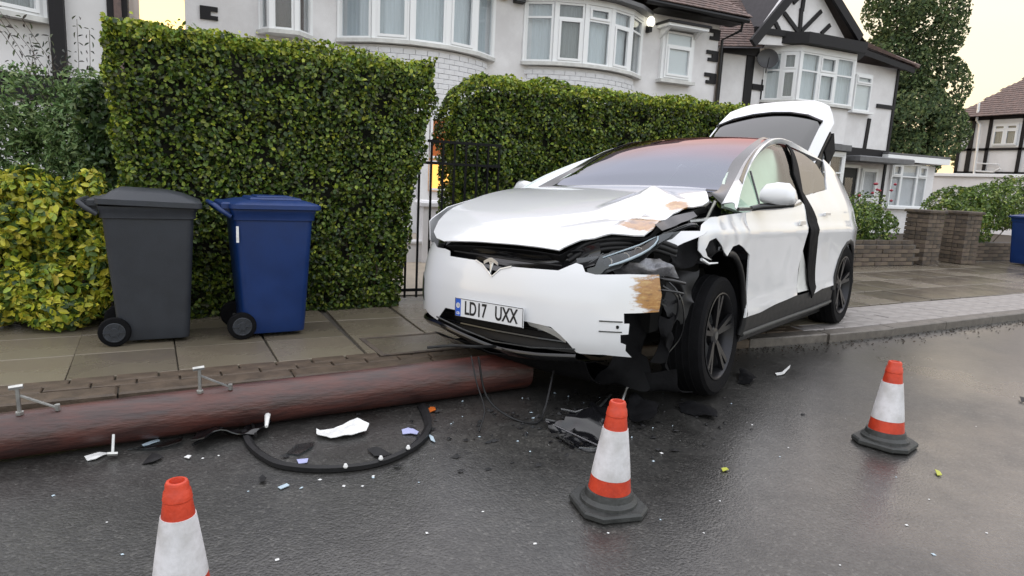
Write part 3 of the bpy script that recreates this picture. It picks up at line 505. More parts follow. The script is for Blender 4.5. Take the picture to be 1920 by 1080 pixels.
# ------------------------------------------------------------------ gate and pier
gt = empty('iron_gate', (2.2, 6.03, .08), label='black iron bar gate between the two clipped hedges', cat='gate')
for i in range(9):
    x = -.51 + .114 * i; top = 1.31 if x < -.33 else 1.50
    MB().box(x - .009, x + .009, -.009, .009, .04, top).build('bar', 'iron', gt)
MB().box(-.6, .42, -.014, .014, 1.30, 1.325).build('rail', 'iron', gt); MB().box(-.32, .42, -.014, .014, 1.50, 1.525).build('rail', 'iron', gt); MB().box(-.6, .42, -.014, .014, .10, .125).build('rail', 'iron', gt)
pr = empty('gate_pier', (2.88, 9.0, .06), label='short white painted pier with a capstone beyond the iron gate', cat='pier')
MB().bev(-.16, .16, -.16, .16, 0, .78).build('pier_shaft', 'render_white', pr); MB().bev(-.2, .2, -.2, .2, .782, .86, .03).build('capstone', 'render_white', pr)
MB().bev(-.9, .9, -.1, .1, 0, .26).bev(-.92, .92, -.12, .12, .262, .30, .01).build('garden_kerb', 'render_far', pr)
# ------------------------------------------------------------------ houses
def fm(a, b, z=0.):
    t = Vector((b[0] - a[0], b[1] - a[1], 0)); L = t.length; t.normalize(); i = Vector((-t.y, t.x, 0))
    return Matrix(((t.x, i.x, 0, a[0]), (t.y, i.y, 0, a[1]), (0, 0, 1, z), (0, 0, 0, 1))), L
def frame_bars(mb, mtx, x0, x1, z0, z1, w, y0, y1):
    mb.box(x0, x1, y0, y1, z0, z0 + w, mtx=mtx); mb.box(x0, x1, y0, y1, z1 - w, z1, mtx=mtx)
    mb.box(x0, x0 + w, y0, y1, z0 + w, z1 - w, mtx=mtx); mb.box(x1 - w, x1, y0, y1, z0 + w, z1 - w, mtx=mtx)
def window(root, mtx, x0, x1, z0, z1, transom=None, cas='', pane='house_glass', cur='curtain', name='window', gap=.10):
    fr = MB(); frame_bars(fr, mtx, x0, x1, z0, z1, .045, -.035, .03)
    cells = [(z0, z1)] if transom is None else [(z0, transom), (transom, z1)]
    if transom is not None: fr.box(x0 + .045, x1 - .045, -.035, .03, transom - .022, transom + .022, mtx=mtx)
    for i, (a, b) in enumerate(cells):
        if ('l' in cas and i == 0) or ('t' in cas and i == 1): frame_bars(fr, mtx, x0 + .047, x1 - .047, a + .024 + (.024 if i == 0 else 0), b - .024 - (.024 if i == len(cells) - 1 else 0), .05, -.055, .0)
    w = fr.build(name, 'upvc', root)
    for a, b in cells:
        MB().box(x0 + .04, x1 - .04, -.004, .004, a + .02, b - .02, mtx=mtx).build('pane', pane, w)
    if cur:
        c = MB(); k = max(6, int((x1 - x0) / .03)); vs = []
        for j in range(k + 1):
            x = x0 + .02 + (x1 - x0 - .04) * j / k; y = gap + .012 * math.sin(j * 1.9) + .008 * math.sin(j * .7)
            vs += [mtx @ Vector((x, y, z0)), mtx @ Vector((x, y, z1))]
        c.add(vs, [(2*j, 2*j + 2, 2*j + 3, 2*j + 1) for j in range(k)]); c.build('curtain', cur, w, smooth=0)
    return w
def expand(pts, e):
    o = []
    for i, p in enumerate(pts):
        a, b = Vector(pts[max(0, i - 1)]), Vector(pts[min(len(pts) - 1, i + 1)]); t = (b - a).normalized(); o.append((p[0] + t.y * e, p[1] - t.x * e))
    return o
def strip(root, name, pts, e0, e1, z0, z1, m, yb):
    a = expand(pts, e1); poly = [(a[0][0], yb)] + a + [(a[-1][0], yb)]
    return MB().prism(poly, z0, z1).build(name, m, root)
def bay(root, pts, z0, z1, transom, cas, nl, curs=None, top=.12, yb=None, pane='house_glass'):
    yb = yb or pts[0][1]
    li = 0
    for i in range(len(pts) - 1):
        mtx, L = fm(pts[i], pts[i + 1]); p = .035
        for q in range(nl[i]):
            a = p + (L - 2 * p) * q / nl[i]; b = p + (L - 2 * p) * (q + 1) / nl[i] - .004
            window(root, mtx, a, b, z0, z1, transom, cas[li % len(cas)], pane, (curs or ['curtain'])[li % len(curs or [1])]); li += 1
    for p in pts: MB().box(p[0] - .04, p[0] + .04, p[1] - .045, p[1] + .04, z0, z1).build('mullion', 'upvc', root)
    strip(root, 'window_sill', pts, 0, .10, z0 - .075, z0 - .002, 'sill', yb)
    strip(root, 'window_head', pts, 0, .06, z1 + .002, z1 + top, 'upvc', yb)
def arc(x0, x1, y, sag, n):
    c = (x1 - x0) / 2; r = (c * c + sag * sag) / (2 * sag); cx, cy = (x0 + x1) / 2, y - sag + r; a0 = math.atan2(y - cy, x0 - cx); a1 = math.atan2(y - cy, x1 - cx)
    a0 %= 2 * math.pi; a1 %= 2 * math.pi
    return [(cx + r * math.cos(a0 + (a1 - a0) * k / n), cy + r * math.sin(a0 + (a1 - a0) * k / n)) for k in range(n + 1)]
def brick_apron(root, pts, z0, z1, m='white_brick'):
    me = MB().bev(-.117, .117, 0, .09, 0, .092, .004).mesh('brick'); me.materials.append(M[m])
    segs = [(Vector(pts[i]), Vector(pts[i + 1])) for i in range(len(pts) - 1)]; tot = sum((b - a).length for a, b in segs); z = z0; r = 0
    MB().prism([(pts[0][0], pts[0][1] + .2)] + expand(pts, -.04) + [(pts[-1][0], pts[-1][1] + .2)], 0, z1).build('apron_wall', 'render_far', root)
    while z + .1 <= z1 + .02:
        s = .12 * (r % 2) + .06
        while s < tot - .12:
            d = s
            for a, b in segs:
                L = (b - a).length
                if d <= L: p = a.lerp(b, d / L); t = (b - a) / L; break
                d -= L
            piece('brick', me, (p.x, p.y - .01 + random.uniform(-.004, .004), z), root, (0, 0, math.atan2(t.y, t.x))); s += .243
        z += .1; r += 1
def tiles(root, name, o, eav, up, W_, H_, test, m, cw=.17, chh=.12, lift=.022):
    o, eav, up = Vector(o), Vector(eav).normalized(), Vector(up).normalized(); n_ = eav.cross(up).normalized(); n_ = n_ if n_.z > 0 else -n_
    mb = MB(); r = 0; v = 0.
    while v < H_:
        x = -(cw / 2) * (r % 2)
        while x < W_:
            if test(x + cw / 2, v + chh / 2):
                j = random.uniform(-.003, .004); a = o + eav * x + up * v; e = eav * (cw - .006); u = up * (chh * 1.35)
                l1 = n_ * (lift + j); l0 = n_ * .004
                mb.add([a, a + e, a + l1, a + e + l1, a + u + l0, a + e + u + l0], [(0, 1, 3, 2), (2, 3, 5, 4), (0, 2, 4), (1, 5, 3)])
            x += cw
        v += chh; r += 1
    return mb.build(name, m, root, kind='stuff')
# --- white house behind the hedges
h1 = empty('white_house', (6, 16, 0), label='white rendered house with two bow windows behind the hedges', cat='house')
def lb(o): return Matrix.Translation(-Vector(o.location))
class Shift:   # children are written in world metres, then moved under their root
    def __init__(s, root): s.r = root; s.n = set(o.name for o in bpy.data.objects)
    def __enter__(s): s.before = set(bpy.data.objects); return s.r
    def __exit__(s, *a):
        inv = Vector(s.r.location)
        for o in bpy.data.objects:
            if o.parent == s.r and o not in s.before: o.location = o.location - inv
with Shift(h1):
    MB().box(-.27, 12.0, 14.0, 20, 0, 5.4).build('wall', 'render_white', h1)
    b1p = arc(2.47, 5.76, 14.0, .72, 5); b2p = arc(6.52, 9.62, 14.0, .62, 5)
    bay(h1, b1p, 3.84, 5.15, None, ['', 'l', '', 'l', ''], [1] * 5)
    bay(h1, b2p, 3.86, 5.12, 4.80, ['', 'l', 't', 'l', ''], [1] * 5, ['curtain', 'curtain_dark', 'curtain', 'curtain', 'curtain_dark'])
    brick_apron(h1, arc(2.52, 5.71, 14.0, .69, 14), 2.1, 3.75); brick_apron(h1, arc(6.57, 9.57, 14.0, .59, 14), 3.0, 3.77)
    MB().box(4.05, 4.17, 13.45, 13.5, 3.89, 4.02).build('window_box', 'black_plastic', h1)
    strip(h1, 'bay_soffit', b2p, 0, .28, 5.245, 5.33, 'lead', 14.0); strip(h1, 'bay_soffit', b1p, 0, .28, 5.275, 5.36, 'lead', 14.0)
    # angled oriel on the left wing
    vp = [(1.02, 14.0), (1.18, 13.72), (1.62, 13.62), (1.93, 14.0)]
    bay(h1, vp, 3.80, 5.1, None, ['', ''], [1, 1, 1], ['brown_blind'], yb=14.0)
    # narrow window
    mtx, L = fm((10.28, 13.88), (11.08, 13.88)); window(h1, mtx, 0, L, 3.90, 4.98, 4.66, 'l')
    MB().box(10.2, 11.16, 13.885, 14.0, 3.86, 5.0).build('window_surround', 'upvc', h1); MB().box(10.15, 11.2, 13.78, 14, 3.78, 3.857).build('window_sill', 'sill', h1)
    MB().bev(10.02, 11.3, 13.45, 14, 5.10, 5.16, .02).build('window_hood', 'black_timber', h1); MB().box(10.06, 11.26, 13.5, 14, 5.03, 5.097).build('hood_board', 'upvc', h1)
    for x in (10.16, 11.1): MB().add([(x, 14, 4.8), (x + .06, 14, 4.8), (x, 14, 5.03), (x + .06, 14, 5.03), (x, 13.6, 5.03), (x + .06, 13.6, 5.03)], [(0, 1, 5, 4), (0, 4, 2), (1, 3, 5), (2, 4, 5, 3), (0, 2, 3, 1)]).build('hood_bracket', 'upvc', h1)
    for zc, x in ((5.12, 12.0), (4.60, 12.0), (4.05, 12.0)):
        MB().box(x - .18, x + .01, 13.96, 14.2, zc - .14, zc + .12).box(x - .36, x - .18, 13.96, 14.0, zc + .03, zc + .12).box(x - .30, x - .18, 13.96, 14.0, zc - .14, zc - .06).build('quoin', 'black_timber', h1)
    MB().box(-.02, .28, 13.96, 14.0, 3.87, 3.94).box(-.02, .16, 13.96, 14.0, 3.94, 4.02).box(-.02, .28, 13.96, 14.0, 4.02, 4.10).build('quoin', 'black_timber', h1)
    # eaves, gutter, roof
    for xa, xb in ((-.55, 2.3), (9.7, 12.35)): MB().box(xa, xb, 13.5, 14.0, 5.36, 5.5).build('eaves', 'black_timber', h1)
    MB().tube([(9.3, 13.45, 5.45), (12.42, 13.45, 5.42)], .06, 8).tube([(12.25, 13.45, 5.42), (12.3, 13.55, 5.2), (12.05, 13.92, 5.0), (12.05, 13.92, .2)], .035, 8).build('gutter', 'black_plastic', h1)
    MB().add([(-.6, 13.4, 5.5), (12.45, 13.4, 5.5), (9.9, 17, 8.6), (2, 17, 8.6), (12.45, 20.6, 5.5), (-.6, 20.6, 5.5)], [(0, 1, 2, 3), (1, 4, 2), (4, 5, 3, 2), (5, 0, 3)]).build('roof', 'tile_dark', h1)
    up = Vector((0, 3.6, 3.1)); Hh = up.length
    tiles(h1, 'roof_tiles', (-.6, 13.4, 5.505), (1, 0, 0), up, 13.05, 1.6, lambda x, v: x > v / Hh * 2.6 and x < 13.05 - v / Hh * 2.55, 'tile_brown')
    upr = Vector((-2.55, 3.6, 3.1)); 
    # ground floor: lit doorway seen through the gate
    mtx, L = fm((4.16, 13.2), (4.66, 13.2)); window(h1, mtx, 0, L, .95, 1.55, None, '', 'lit_amber', None, 'porch_window'); window(h1, mtx, 0, L, 1.60, 2.4, None, '', 'amber', None, 'porch_window')
    MB().box(3.95, 4.14, 13.2, 13.4, 0, 2.5).box(4.68, 5.3, 13.2, 13.4, 0, 2.5).box(4.14, 4.68, 13.24, 13.4, 0, .93).build('porch', 'render_white', h1)
o = MB().lathe([(.001, -.12), (.06, -.11), (.095, -.05), (.1, .0), (.08, .07), (.04, .11), (.001, .12)], 14).build('globe_lamp', 'lit_globe', smooth=60); o.location = (9.78, 13.86, 5.13)
tag(o, 'round white lit globe lamp on the white house beside the second bow window', 'lamp'); k_ = MB().box(-.04, .04, -.02, .14, -.24, -.09).build('lamp_bracket', 'black_plastic', o)
o = MB().lathe([(.001, -.07), (.10, -.06), (.12, 0), (.10, .06), (.05, .08), (.001, .08)], 12, 'y').build('alarm_bell', 'alarm_yellow', smooth=60); o.location = (5.98, 13.93, 5.18); tag(o, 'yellowish alarm box high on the wall between the bow windows', 'alarm box')
k_ = MB().box(-.05, .05, .02, .07, -.05, .05).build('mounting', 'black_plastic', o)
o = MB().bev(-.12, .12, -.1, .05, -.12, .1, .02).build('wall_box', 'black_plastic'); o.location = (6.32, 13.93, 5.17); tag(o, 'small black box on the wall just left of the second bow window', 'wall box')
k_ = MB().box(-.1, .1, -.115, -.1, -.1, -.08).build('wall_box_lip', 'black_gloss', o)
# --- left neighbour
h0 = empty('left_house', (-4, 14, 0), label='white house with black beam and drainpipe at the far left', cat='house')
with Shift(h0):
    MB().box(-12, -1.27, 12, 18, 0, 7).build('wall', 'render_far', h0); MB().box(-12, -1.41, 11.94, 12.0, 2.06, 2.42).build('beam', 'black_timber', h0)
    MB().box(-1.98, -1.80, 11.86, 12, 2.42, 6.5).build('beam', 'black_timber', h0); MB().box(-1.27, -1.0, 11.95, 12.2, 2.0, 6.5).build('corner_post', 'black_timber', h0)
    MB().tube([(-1.12, 11.85, 6.4), (-1.12, 11.85, .2)], .05, 8).build('drainpipe', 'tile_brown', h0)
    bp_ = [(-5.2, 12), (-4.6, 11.5), (-2.75, 11.5), (-2.05, 12)]
    bay(h0, bp_, 3.22, 4.6, None, ['l'], [1, 3, 1], ['curtain_dark'], yb=12.0); MB().prism([(-5.0, 12.0), (-4.6, 11.62), (-2.8, 11.62), (-2.2, 12.0)], 2.42, 3.14).build('bay_apron', 'render_far', h0)
    MB().add([(-12.3, 11.5, 7), (-.8, 11.5, 7), (-3, 15, 10), (-10, 15, 10), (-.8, 18.5, 7), (-12.3, 18.5, 7)], [(0, 1, 2, 3), (1, 4, 2), (4, 5, 3, 2), (5, 0, 3)]).build('roof', 'tile_dark', h0)
# --- timbered house
h2 = empty('timbered_house', (16.5, 17, 0), label='black and white timbered house with gable and angled bay window', cat='house')
def bar2(p, q, w, y, name='timber', m='black_timber', t=.04):
    return MB().bar((p[0], y, p[1]), (q[0], y, q[1]), w, t, up=(0, 1, 0)).build(name, m, h2)
with Shift(h2):
    MB().box(12.95, 20.3, 15, 22, -.3, 5.3).build('wall', 'render_white', h2)
    for a, b, w in (((12.98, 0), (12.98, 5.15), .14), ((14.05, 3.3), (14.05, 5.1), .28), ((20.25, -.3), (20.25, 5.3), .10), ((14.62, 3.3), (14.62, 4.4), .12), ((19.15, 2.7), (19.2, 3.68), .13)): bar2(a, b, w, 14.98)
    bar2((14.2, 4.17), (14.62, 4.17), .16, 14.975); bar2((12.9, 5.08), (14.3, 5.12), .26, 14.94); bar2((19.45, 4.1), (20.25, 4.1), .12, 14.975); bar2((18.0, 2.62), (20.3, 2.6), .26, 14.93)
    bp2 = [(14.62, 15.0), (15.22, 14.3), (17.38, 14.3), (17.95, 15.0)]
    bay(h2, bp2, 3.84, 5.15, 4.66, ['', 'lt', '', 'lt', ''], [2, 3, 2], ['curtain', 'curtain_dark', 'curtain', 'curtain', 'curtain'], top=.17)
    strip(h2, 'bay_apron', bp2, 0, -.02, 2.75, 3.76, 'render_white', 15.0); strip(h2, 'eaves', bp2, 0, .32, 5.33, 5.62, 'black_timber', 15.0)
    mtx, L = fm((18.28, 14.93), (19.02, 14.93)); window(h2, mtx, 0, L, 3.86, 4.95, 4.66, 't'); MB().box(18.2, 19.15, 14.82, 15, 3.79, 3.857).build('window_sill', 'upvc', h2); MB().box(18.2, 19.1, 14.97, 15, 3.86, 5.0).build('window_surround', 'upvc', h2)
    g = D['gab']; A_, B_, C_, E_, F_ = g[0], g[1], g[2], g[3], g[4]
    MB().add([(A_[0] + .42, 14.5, 5.2), (F_[0], 14.5, 5.5), (C_[0] + .05, 14.5, C_[1] - .05), (A_[0] + .42, 14.9, 5.2), (F_[0], 14.9, 5.5), (C_[0] + .05, 14.9, C_[1] - .05)], [(0, 1, 2), (3, 5, 4), (0, 3, 4, 1), (1, 4, 5, 2), (2, 5, 3, 0)]).build('gable', 'render_white', h2)
    for p, q_ in ((A_, C_), (F_, C_)):
        MB().bar((p[0], 14.22, p[1] + .02), (q_[0], 14.22, q_[1]), .24, .10, up=(0, 1, 0)).build('bargeboard', 'black_timber', h2)
    t_ = D['gt']
    for i in range(0, 12, 2):
        if i == 10: continue
        a, b = t_[i], t_[i + 1]; bar2(a, b, .11, 14.47, t=.05)
    bar2((14.9, 6.42), (15.25, 6.75), .10, 14.47, t=.05); bar2((15.25, 6.25), (15.28, 7.1), .11, 14.468, t=.05); bar2((13.6, 5.55), (17.3, 5.66), .16, 14.46, t=.06)
    # big roof to the left of the gable and small hip to its right
    up = Vector((.18, 4.0, 3.6)); L0 = (12.35, 14.55, 4.98)
    MB().add([(12.3, 14.5, 4.93), (14.0, 14.5, 5.12), (15.3, 14.5, 7.3), (15.3, 18.6, 8.6), (12.3, 18.6, 8.6)], [(0, 1, 2, 3, 4)]).build('roof', 'tile_dark', h2)
    tiles(h2, 'roof_tiles', L0, (1, 0, .11), up, 3.6, 5.2, lambda x, v: x < 1.62 + v * .75, 'tile_brown', .17, .115, .03)
    MB().add([(15.3, 14.3, 7.42), (17.75, 14.3, 5.72), (17.75, 18, 5.72), (15.3, 18, 7.42)], [(0, 1, 2, 3)]).build('roof', 'tile_dark', h2)
    MB().add([(17.5, 14.6, 5.72), (20.6, 14.6, 5.32), (18.0, 16.6, 6.6), (20.6, 18, 5.32)], [(0, 1, 2), (1, 3, 2)]).build('roof', 'tile_dark', h2)
    tiles(h2, 'roof_tiles', (17.6, 14.58, 5.73), (3., 0, -.36), (0, 2, 1.3), 3.0, 1.5, lambda x, v: x < 3.0 - v * 1.9, 'tile_brown', .17, .115, .03)
    MB().tube([(20.6, 14.55, 5.36), (18.0, 16.6, 6.66)], .07, 6).build('hip_tiles', 'tile_brown', h2); bar2((17.5, 5.6), (20.5, 5.24), .16, 14.62, 'gutter')
    # ground floor
    MB().bev(17.9, 20.4, 14.1, 15, 2.30, 2.46, .03).build('porch_roof', 'lead', h2)
    dm, L = fm((18.16, 14.9), (18.86, 14.9)); dr = MB().box(0, L, -.01, .04, -.1, 2.1, mtx=dm).build('front_door', 'black_plastic', h2); f2 = MB(); frame_bars(f2, dm, -.08, L + .08, -.15, 2.2, .09, -.05, .05); f2.build('door_frame', 'upvc', dr); f3 = MB().box(.18, .52, -.02, -.012, .9, 1.8, mtx=dm); f3.build('door_pane', 'house_glass', dr)
    mtx, L = fm((19.1, 14.93), (19.85, 14.93)); window(h2, mtx, 0, L, 1.1, 2.12, None, 'l', cur='curtain_dark')
    bp3 = [(15.2, 15.0), (15.7, 14.35), (17.5, 14.35), (17.9, 15.0)]; bay(h2, bp3, .9, 2.42, 1.9, [''], [1, 3, 1], ['brown_blind'], top=.1); strip(h2, 'bay_roof', bp3, 0, .2, 2.55, 2.72, 'lead', 15.0); strip(h2, 'bay_apron', bp3, 0, -.02, -.3, .82, 'render_white', 15.0)
    MB().box(20.31, 22.85, 15.02, 19, -.3, 2.36).build('extension_wall', 'render_white', h2); MB().bev(19.95, 23.1, 14.7, 19.2, 2.42, 2.62, .02).build('extension_roof', 'upvc', h2); MB().box(19.95, 23.1, 14.7, 19.2, 2.622, 2.68).build('roof_felt', 'lead', h2)
    mtx, L = fm((20.55, 14.96), (22.35, 14.96))
    for a, b, c_ in ((0, .5, 't'), (.504, 1.3, ''), (1.304, 1.8, 't')): window(h2, mtx, a, b, .95, 2.36, 1.95, c_)
    MB().box(20.45, 22.45, 14.85, 15.02, .88, .947).build('window_sill', 'upvc', h2)
o = MB().lathe([(.001, .10), (.12, .085), (.24, .03), (.29, -.02), (.28, -.03), (.23, .015), (.12, .07), (.001, .085)], 20, 'y').build('satellite_dish', 'skin_dish', smooth=60); o.location = (14.42, 14.72, 4.92); o.rotation_euler = (R(-15), 0, R(-35)); tag(o, 'dark grey satellite dish left of the angled bay window', 'satellite dish')
k_ = MB().tube([(0, .1, 0), (.02, .22, -.1), (.02, .26, -.3)], .015, 6).tube([(0, -.02, -.25), (0, -.25, -.08)], .01, 6).build('dish_arm', 'black_plastic', o)
# --- garage and far timbered house
gg = empty('garage', (29, 16, 0), label='low flat white garage wall in front of the far timbered house', cat='garage')
with Shift(gg):
    MB().box(27.5, 33, 8, 20.5, -.3, 2.2).build('wall', 'render_far', gg); MB().bev(27.4, 33.1, 7.9, 20.6, 2.202, 2.32, .01).build('roof', 'upvc', gg)
h3 = empty('far_timbered_house', (40, 19, 0), label='distant timbered house end wall with one small window and red roof', cat='house')
with Shift(h3):
    MB().box(36, 45, 14, 22.6, 0, 5.45).build('wall', 'render_far', h3); w3 = D['h3win']
    mtx, L = fm((35.93, 20.95), (35.93, 19.82))
    for a, b in ((0, .56), (.564, 1.13)): window(h3, mtx, a, b, 4.02, 5.06, 4.78, 'lt', cur='curtain_dark', gap=.035)
    MB().box(35.982, 36.0, 19.7, 21.05, 3.95, 5.12).build('window_surround', 'upvc', h3)
    def b3(y0, z0, y1, z1, w): MB().bar((35.96, y0, z0), (35.96, y1, z1), w, .06, up=(1, 0, 0)).build('timber', 'black_timber', h3)
    b3(22.7, 5.42, 14, 5.42, .22); b3(22.55, 2.5, 22.55, 5.4, .14); b3(22.0, 2.5, 22.0, 5.4, .22); b3(21.15, 2.5, 21.15, 5.4, .15); b3(19.62, 2.5, 19.62, 5.4, .15); b3(18.4, 2.5, 18.4, 5.4, .15); b3(22.5, 3.85, 14, 3.85, .12); b3(22.6, 2.66, 14, 2.66, .16)
    MB().tube([(35.85, 21.83, 6.2), (35.85, 21.8, 5.3), (35.85, 21.6, 5.1), (35.85, 21.5, 2.4)], .06, 8).tube([(35.85, 21.5, 2.75), (35.85, 20.6, 2.72), (35.85, 20.3, 2.9)], .045, 6).tube([(35.85, 21.45, 3.15), (35.85, 20.4, 3.1)], .035, 6).build('drainpipe', 'upvc', h3)
    MB().add([(35.5, 22.9, 5.45), (35.5, 13.5, 5.45), (40.5, 17.5, 8.9), (40.5, 20.6, 8.9), (45.5, 22.9, 5.45), (45.5, 13.5, 5.45)], [(0, 1, 2, 3), (4, 0, 3), (5, 4, 3, 2), (1, 5, 2)]).build('roof', 'tile_brown', h3)
    tiles(h3, 'roof_tiles', (35.5, 22.9, 5.46), (0, -1, 0), (5, 0, 3.45), 9.4, 5.9, lambda x, v: x > v * .38 and x < 9.4 - v * .6, 'tile_brown', .3, .22, .03)
# --- brick pillars and wall on the right
def pillar(x, y, w, h, **k):
    r = empty('brick_pillar', (x, y, .09), **k); me = [MB().bev(-.107, .107, -.053, .053, 0, .066, .004).mesh('brick') for _ in range(2)]
    me[0].materials.append(M['brick_dark']); me[1].materials.append(M['brick_mid']); MB().box(-w/2 + .02, w/2 - .02, -w/2 + .02, w/2 - .02, 0, h).build('mortar_core', 'mortar', r)
    z = 0; i = 0
    hf = [MB().bev(-.0525, .0525, -.053, .053, 0, .066, .004).mesh('brick') for _ in range(2)]; hf[0].materials.append(M['brick_dark']); hf[1].materials.append(M['brick_mid'])
    while z < h - .02:
        for s in range(4):
            a = s * math.pi / 2; g = 1 if i % 2 else -1
            for mm, off in ((me, .1075), (hf, .2755)):
                p = Vector((g * (w/2 - off), -w/2 + .053, 0)); p.rotate(Matrix.Rotation(a, 3, 'Z')); piece('brick', random.choice(mm), (p.x + random.uniform(-.003, .003), p.y + random.uniform(-.003, .003), z), r, (0, 0, a + random.uniform(-.01, .01)))
        z += .076; i += 1
    MB().bev(-w/2 - .03, w/2 + .03, -w/2 - .03, w/2 + .03, h, h + .05, .015).build('coping', 'brick_dark', r)
    return r
pillar(12.02, 7.95, .44, .94, label='left dark brick gate pillar beside the low garden wall', cat='pillar', group='brick gate pillars')
pillar(13.22, 8.0, .44, .94, label='right dark brick gate pillar nearer the blue bin', cat='pillar', group='brick gate pillars')
wl_ = empty('low_brick_wall', (10.1, 7.85, .09), label='low dark brick garden wall with plants on top behind the car', cat='wall')
mw = [MB().bev(-.16, .16, -.055, .055, 0, .062, .005).mesh('brick') for _ in range(2)]; mw[0].materials.append(M['brick_dark']); mw[1].materials.append(M['brick_mid'])
MB().box(-1.5, 1.5, -.09, .1, 0, .36).build('mortar_core', 'mortar', wl_)
for j in range(5):
    for i in range(9): piece('brick', random.choice(mw), (-1.38 + .33 * i + .16 * (j % 2), -.06 + random.uniform(-.006, .006), .073 * j), wl_, (0, 0, random.uniform(-.01, .01)))
for i in range(9): piece('coping_brick', mw[0], (-1.36 + .335 * i, .0, .37), wl_, (0, 0, random.uniform(-.02, .02)))
wl2 = empty('rear_brick_wall', (14.6, 8.3, .09), label='dark low brick wall running on behind the right pillar', cat='wall')
MB().box(-1.2, 3, -.09, .1, 0, .36).build('mortar_core', 'mortar', wl2)
for j in range(5):
    for i in range(12): piece('brick', random.choice(mw), (-1.05 + .33 * i + .16 * (j % 2), -.06, .073 * j), wl2)
BP = [(.09, .15, .03), (.15, .22, .04), (.05, .09, .02), (.28, .34, .07)]
shrub('low_garden_shrub', [(10.0, 8.25, .75, .7, .4, .42), (10.9, 8.25, .75, .6, .4, .4), (9.5, 8.3, .6, .5, .4, .4)], .07, (BP, [.3, .3, .3, .1]), 900, label='bushy green shrub growing over the low brick wall', cat='shrub', group='front garden shrubs')
shrub('tall_garden_shrub', [(15.0, 9.3, 1.1, .6, .6, .5), (15.9, 9.2, 1.15, .8, .6, .55), (14.5, 9.0, .9, .4, .4, .4), (12.66, 8.3, .5, .18, .22, .4), (17.2, 9.3, 1.25, .9, .6, .65), (14.3, 8.45, .70, .5, .3, .45)], .08, (BP, [.3, .38, .2, .12]), 650, label='loose light green shrub spilling over the two brick pillars', cat='shrub', group='front garden shrubs')
rs = shrub('rose_bush', [(11.45, 8.7, 1.1, .35, .3, .28), (11.1, 8.7, 1.15, .2, .2, .2)], .055, (BP, [.3, .3, .3, .1]), 420, label='red flowering rose bush above the low wall beside the pillar', cat='rose bush')
for i in range(9):
    f = MB(); c = (rng.uniform(11.05, 11.85), 8.55 + rng.uniform(-.1, .1), rng.uniform(1.12, 1.55))
    for q in range(3): f.lathe([(.001, -.02), (.022 - .005*q, -.008), (.032 - .008*q, .012 + .004 * q), (.020 - .006*q, .02 + .005 * q)], 6, c=(c[0] - rs.location.x, c[1] - rs.location.y, c[2] - rs.location.z))
    f.build('rose', 'rose_red', rs)
# ------------------------------------------------------------------ trees
def tree(name, x, y, blobs, size, n, pal, tr, **k):
    r = empty(name, (x, y, 0), **k); P, Nn = [], []; vol = np.array([b[3] * b[4] * b[5] for b in blobs]) ** .66; vol /= vol.sum()
    for b, f in zip(blobs, vol):
        q = int(n * f); d = rng.normal(0, 1, (q, 3)); d /= np.linalg.norm(d, axis=1)[:, None]; rr = np.clip(1 - rng.exponential(.22, q), .05, 1.1)
        pp = d * rr[:, None] * np.array(b[3:]); w = np.array([noise.noise(Vector(v) * .9 + Vector((b[0] * 3, b[1], b[2]))) for v in pp]); keep = w > -.26; pp = pp * (1 + .25 * w[:, None]) + np.array(b[:3]); P.append(pp[keep]); Nn.append(d[keep])
    P = np.concatenate(P); Nn = np.concatenate(Nn); leaves('crown', P, Nn, size, pick(len(P), pal), 'leaf_far', r, aspect=.6, jit=.9)
    t = MB().tube([(0, 0, 0), (.1, 0, tr[1] * .4), (0, .05, tr[1])], [tr[0], tr[0] * .7, tr[0] * .3], 8)
    for b in blobs: t.tube([(0, 0, max(.5, b[2] * .5)), (b[0] * .5, b[1] * .5, b[2] * .8), (b[0], b[1], b[2])], [tr[0] * .4, tr[0] * .25, .03], 5)
    t.build('trunk', 'bark', r, smooth=60); return r
TP = [(.07, .11, .045), (.11, .155, .055), (.15, .19, .07), (.05, .08, .035)]
tree('garden_tree', 29.5, 21.5, [(-1.2, 0, 9.6, 1.3, 1.3, 1.7), (.8, -.6, 9.2, 1.3, 1.3, 2.0), (-.6, .3, 7.2, 2.0, 1.6, 1.6), (1.4, -.6, 6.4, 1.3, 1.4, 1.6), (-.2, -.4, 5.0, 2.3, 1.7, 1.5), (1.6, -1.2, 4.3, 1.0, 1.0, 1.2), (-1.6, .8, 5.8, 1.3, 1.3, 1.3), (0, 0, 3.3, 1.9, 1.5, 1.2), (1.3, -1.0, 3.2, .6, .6, .8), (-.1, 0, 11.4, 1.5, 1.4, 1.2), (-1.6, .6, 3.4, 1.2, 1.0, 1.5)],   .17, 46000, TP, (.3, 8), label='tall dark green tree rising between the two timbered houses', cat='tree', group='trees behind the houses')
tree('garden_tree', 60, 33, [(0, 0, 6, 3, 3, 2.6), (-3, 1, 5.2, 2.2, 2, 2), (3, -1, 5.4, 2.6, 2.4, 2.2), (5, -3, 5.6, 2.4, 2.4, 2.2)], .34, 9000, [(.12, .14, .05), (.16, .19, .07), (.09, .11, .04)], (.35, 5), label='pale distant tree over the roof of the far timbered house', cat='tree', group='trees behind the houses')

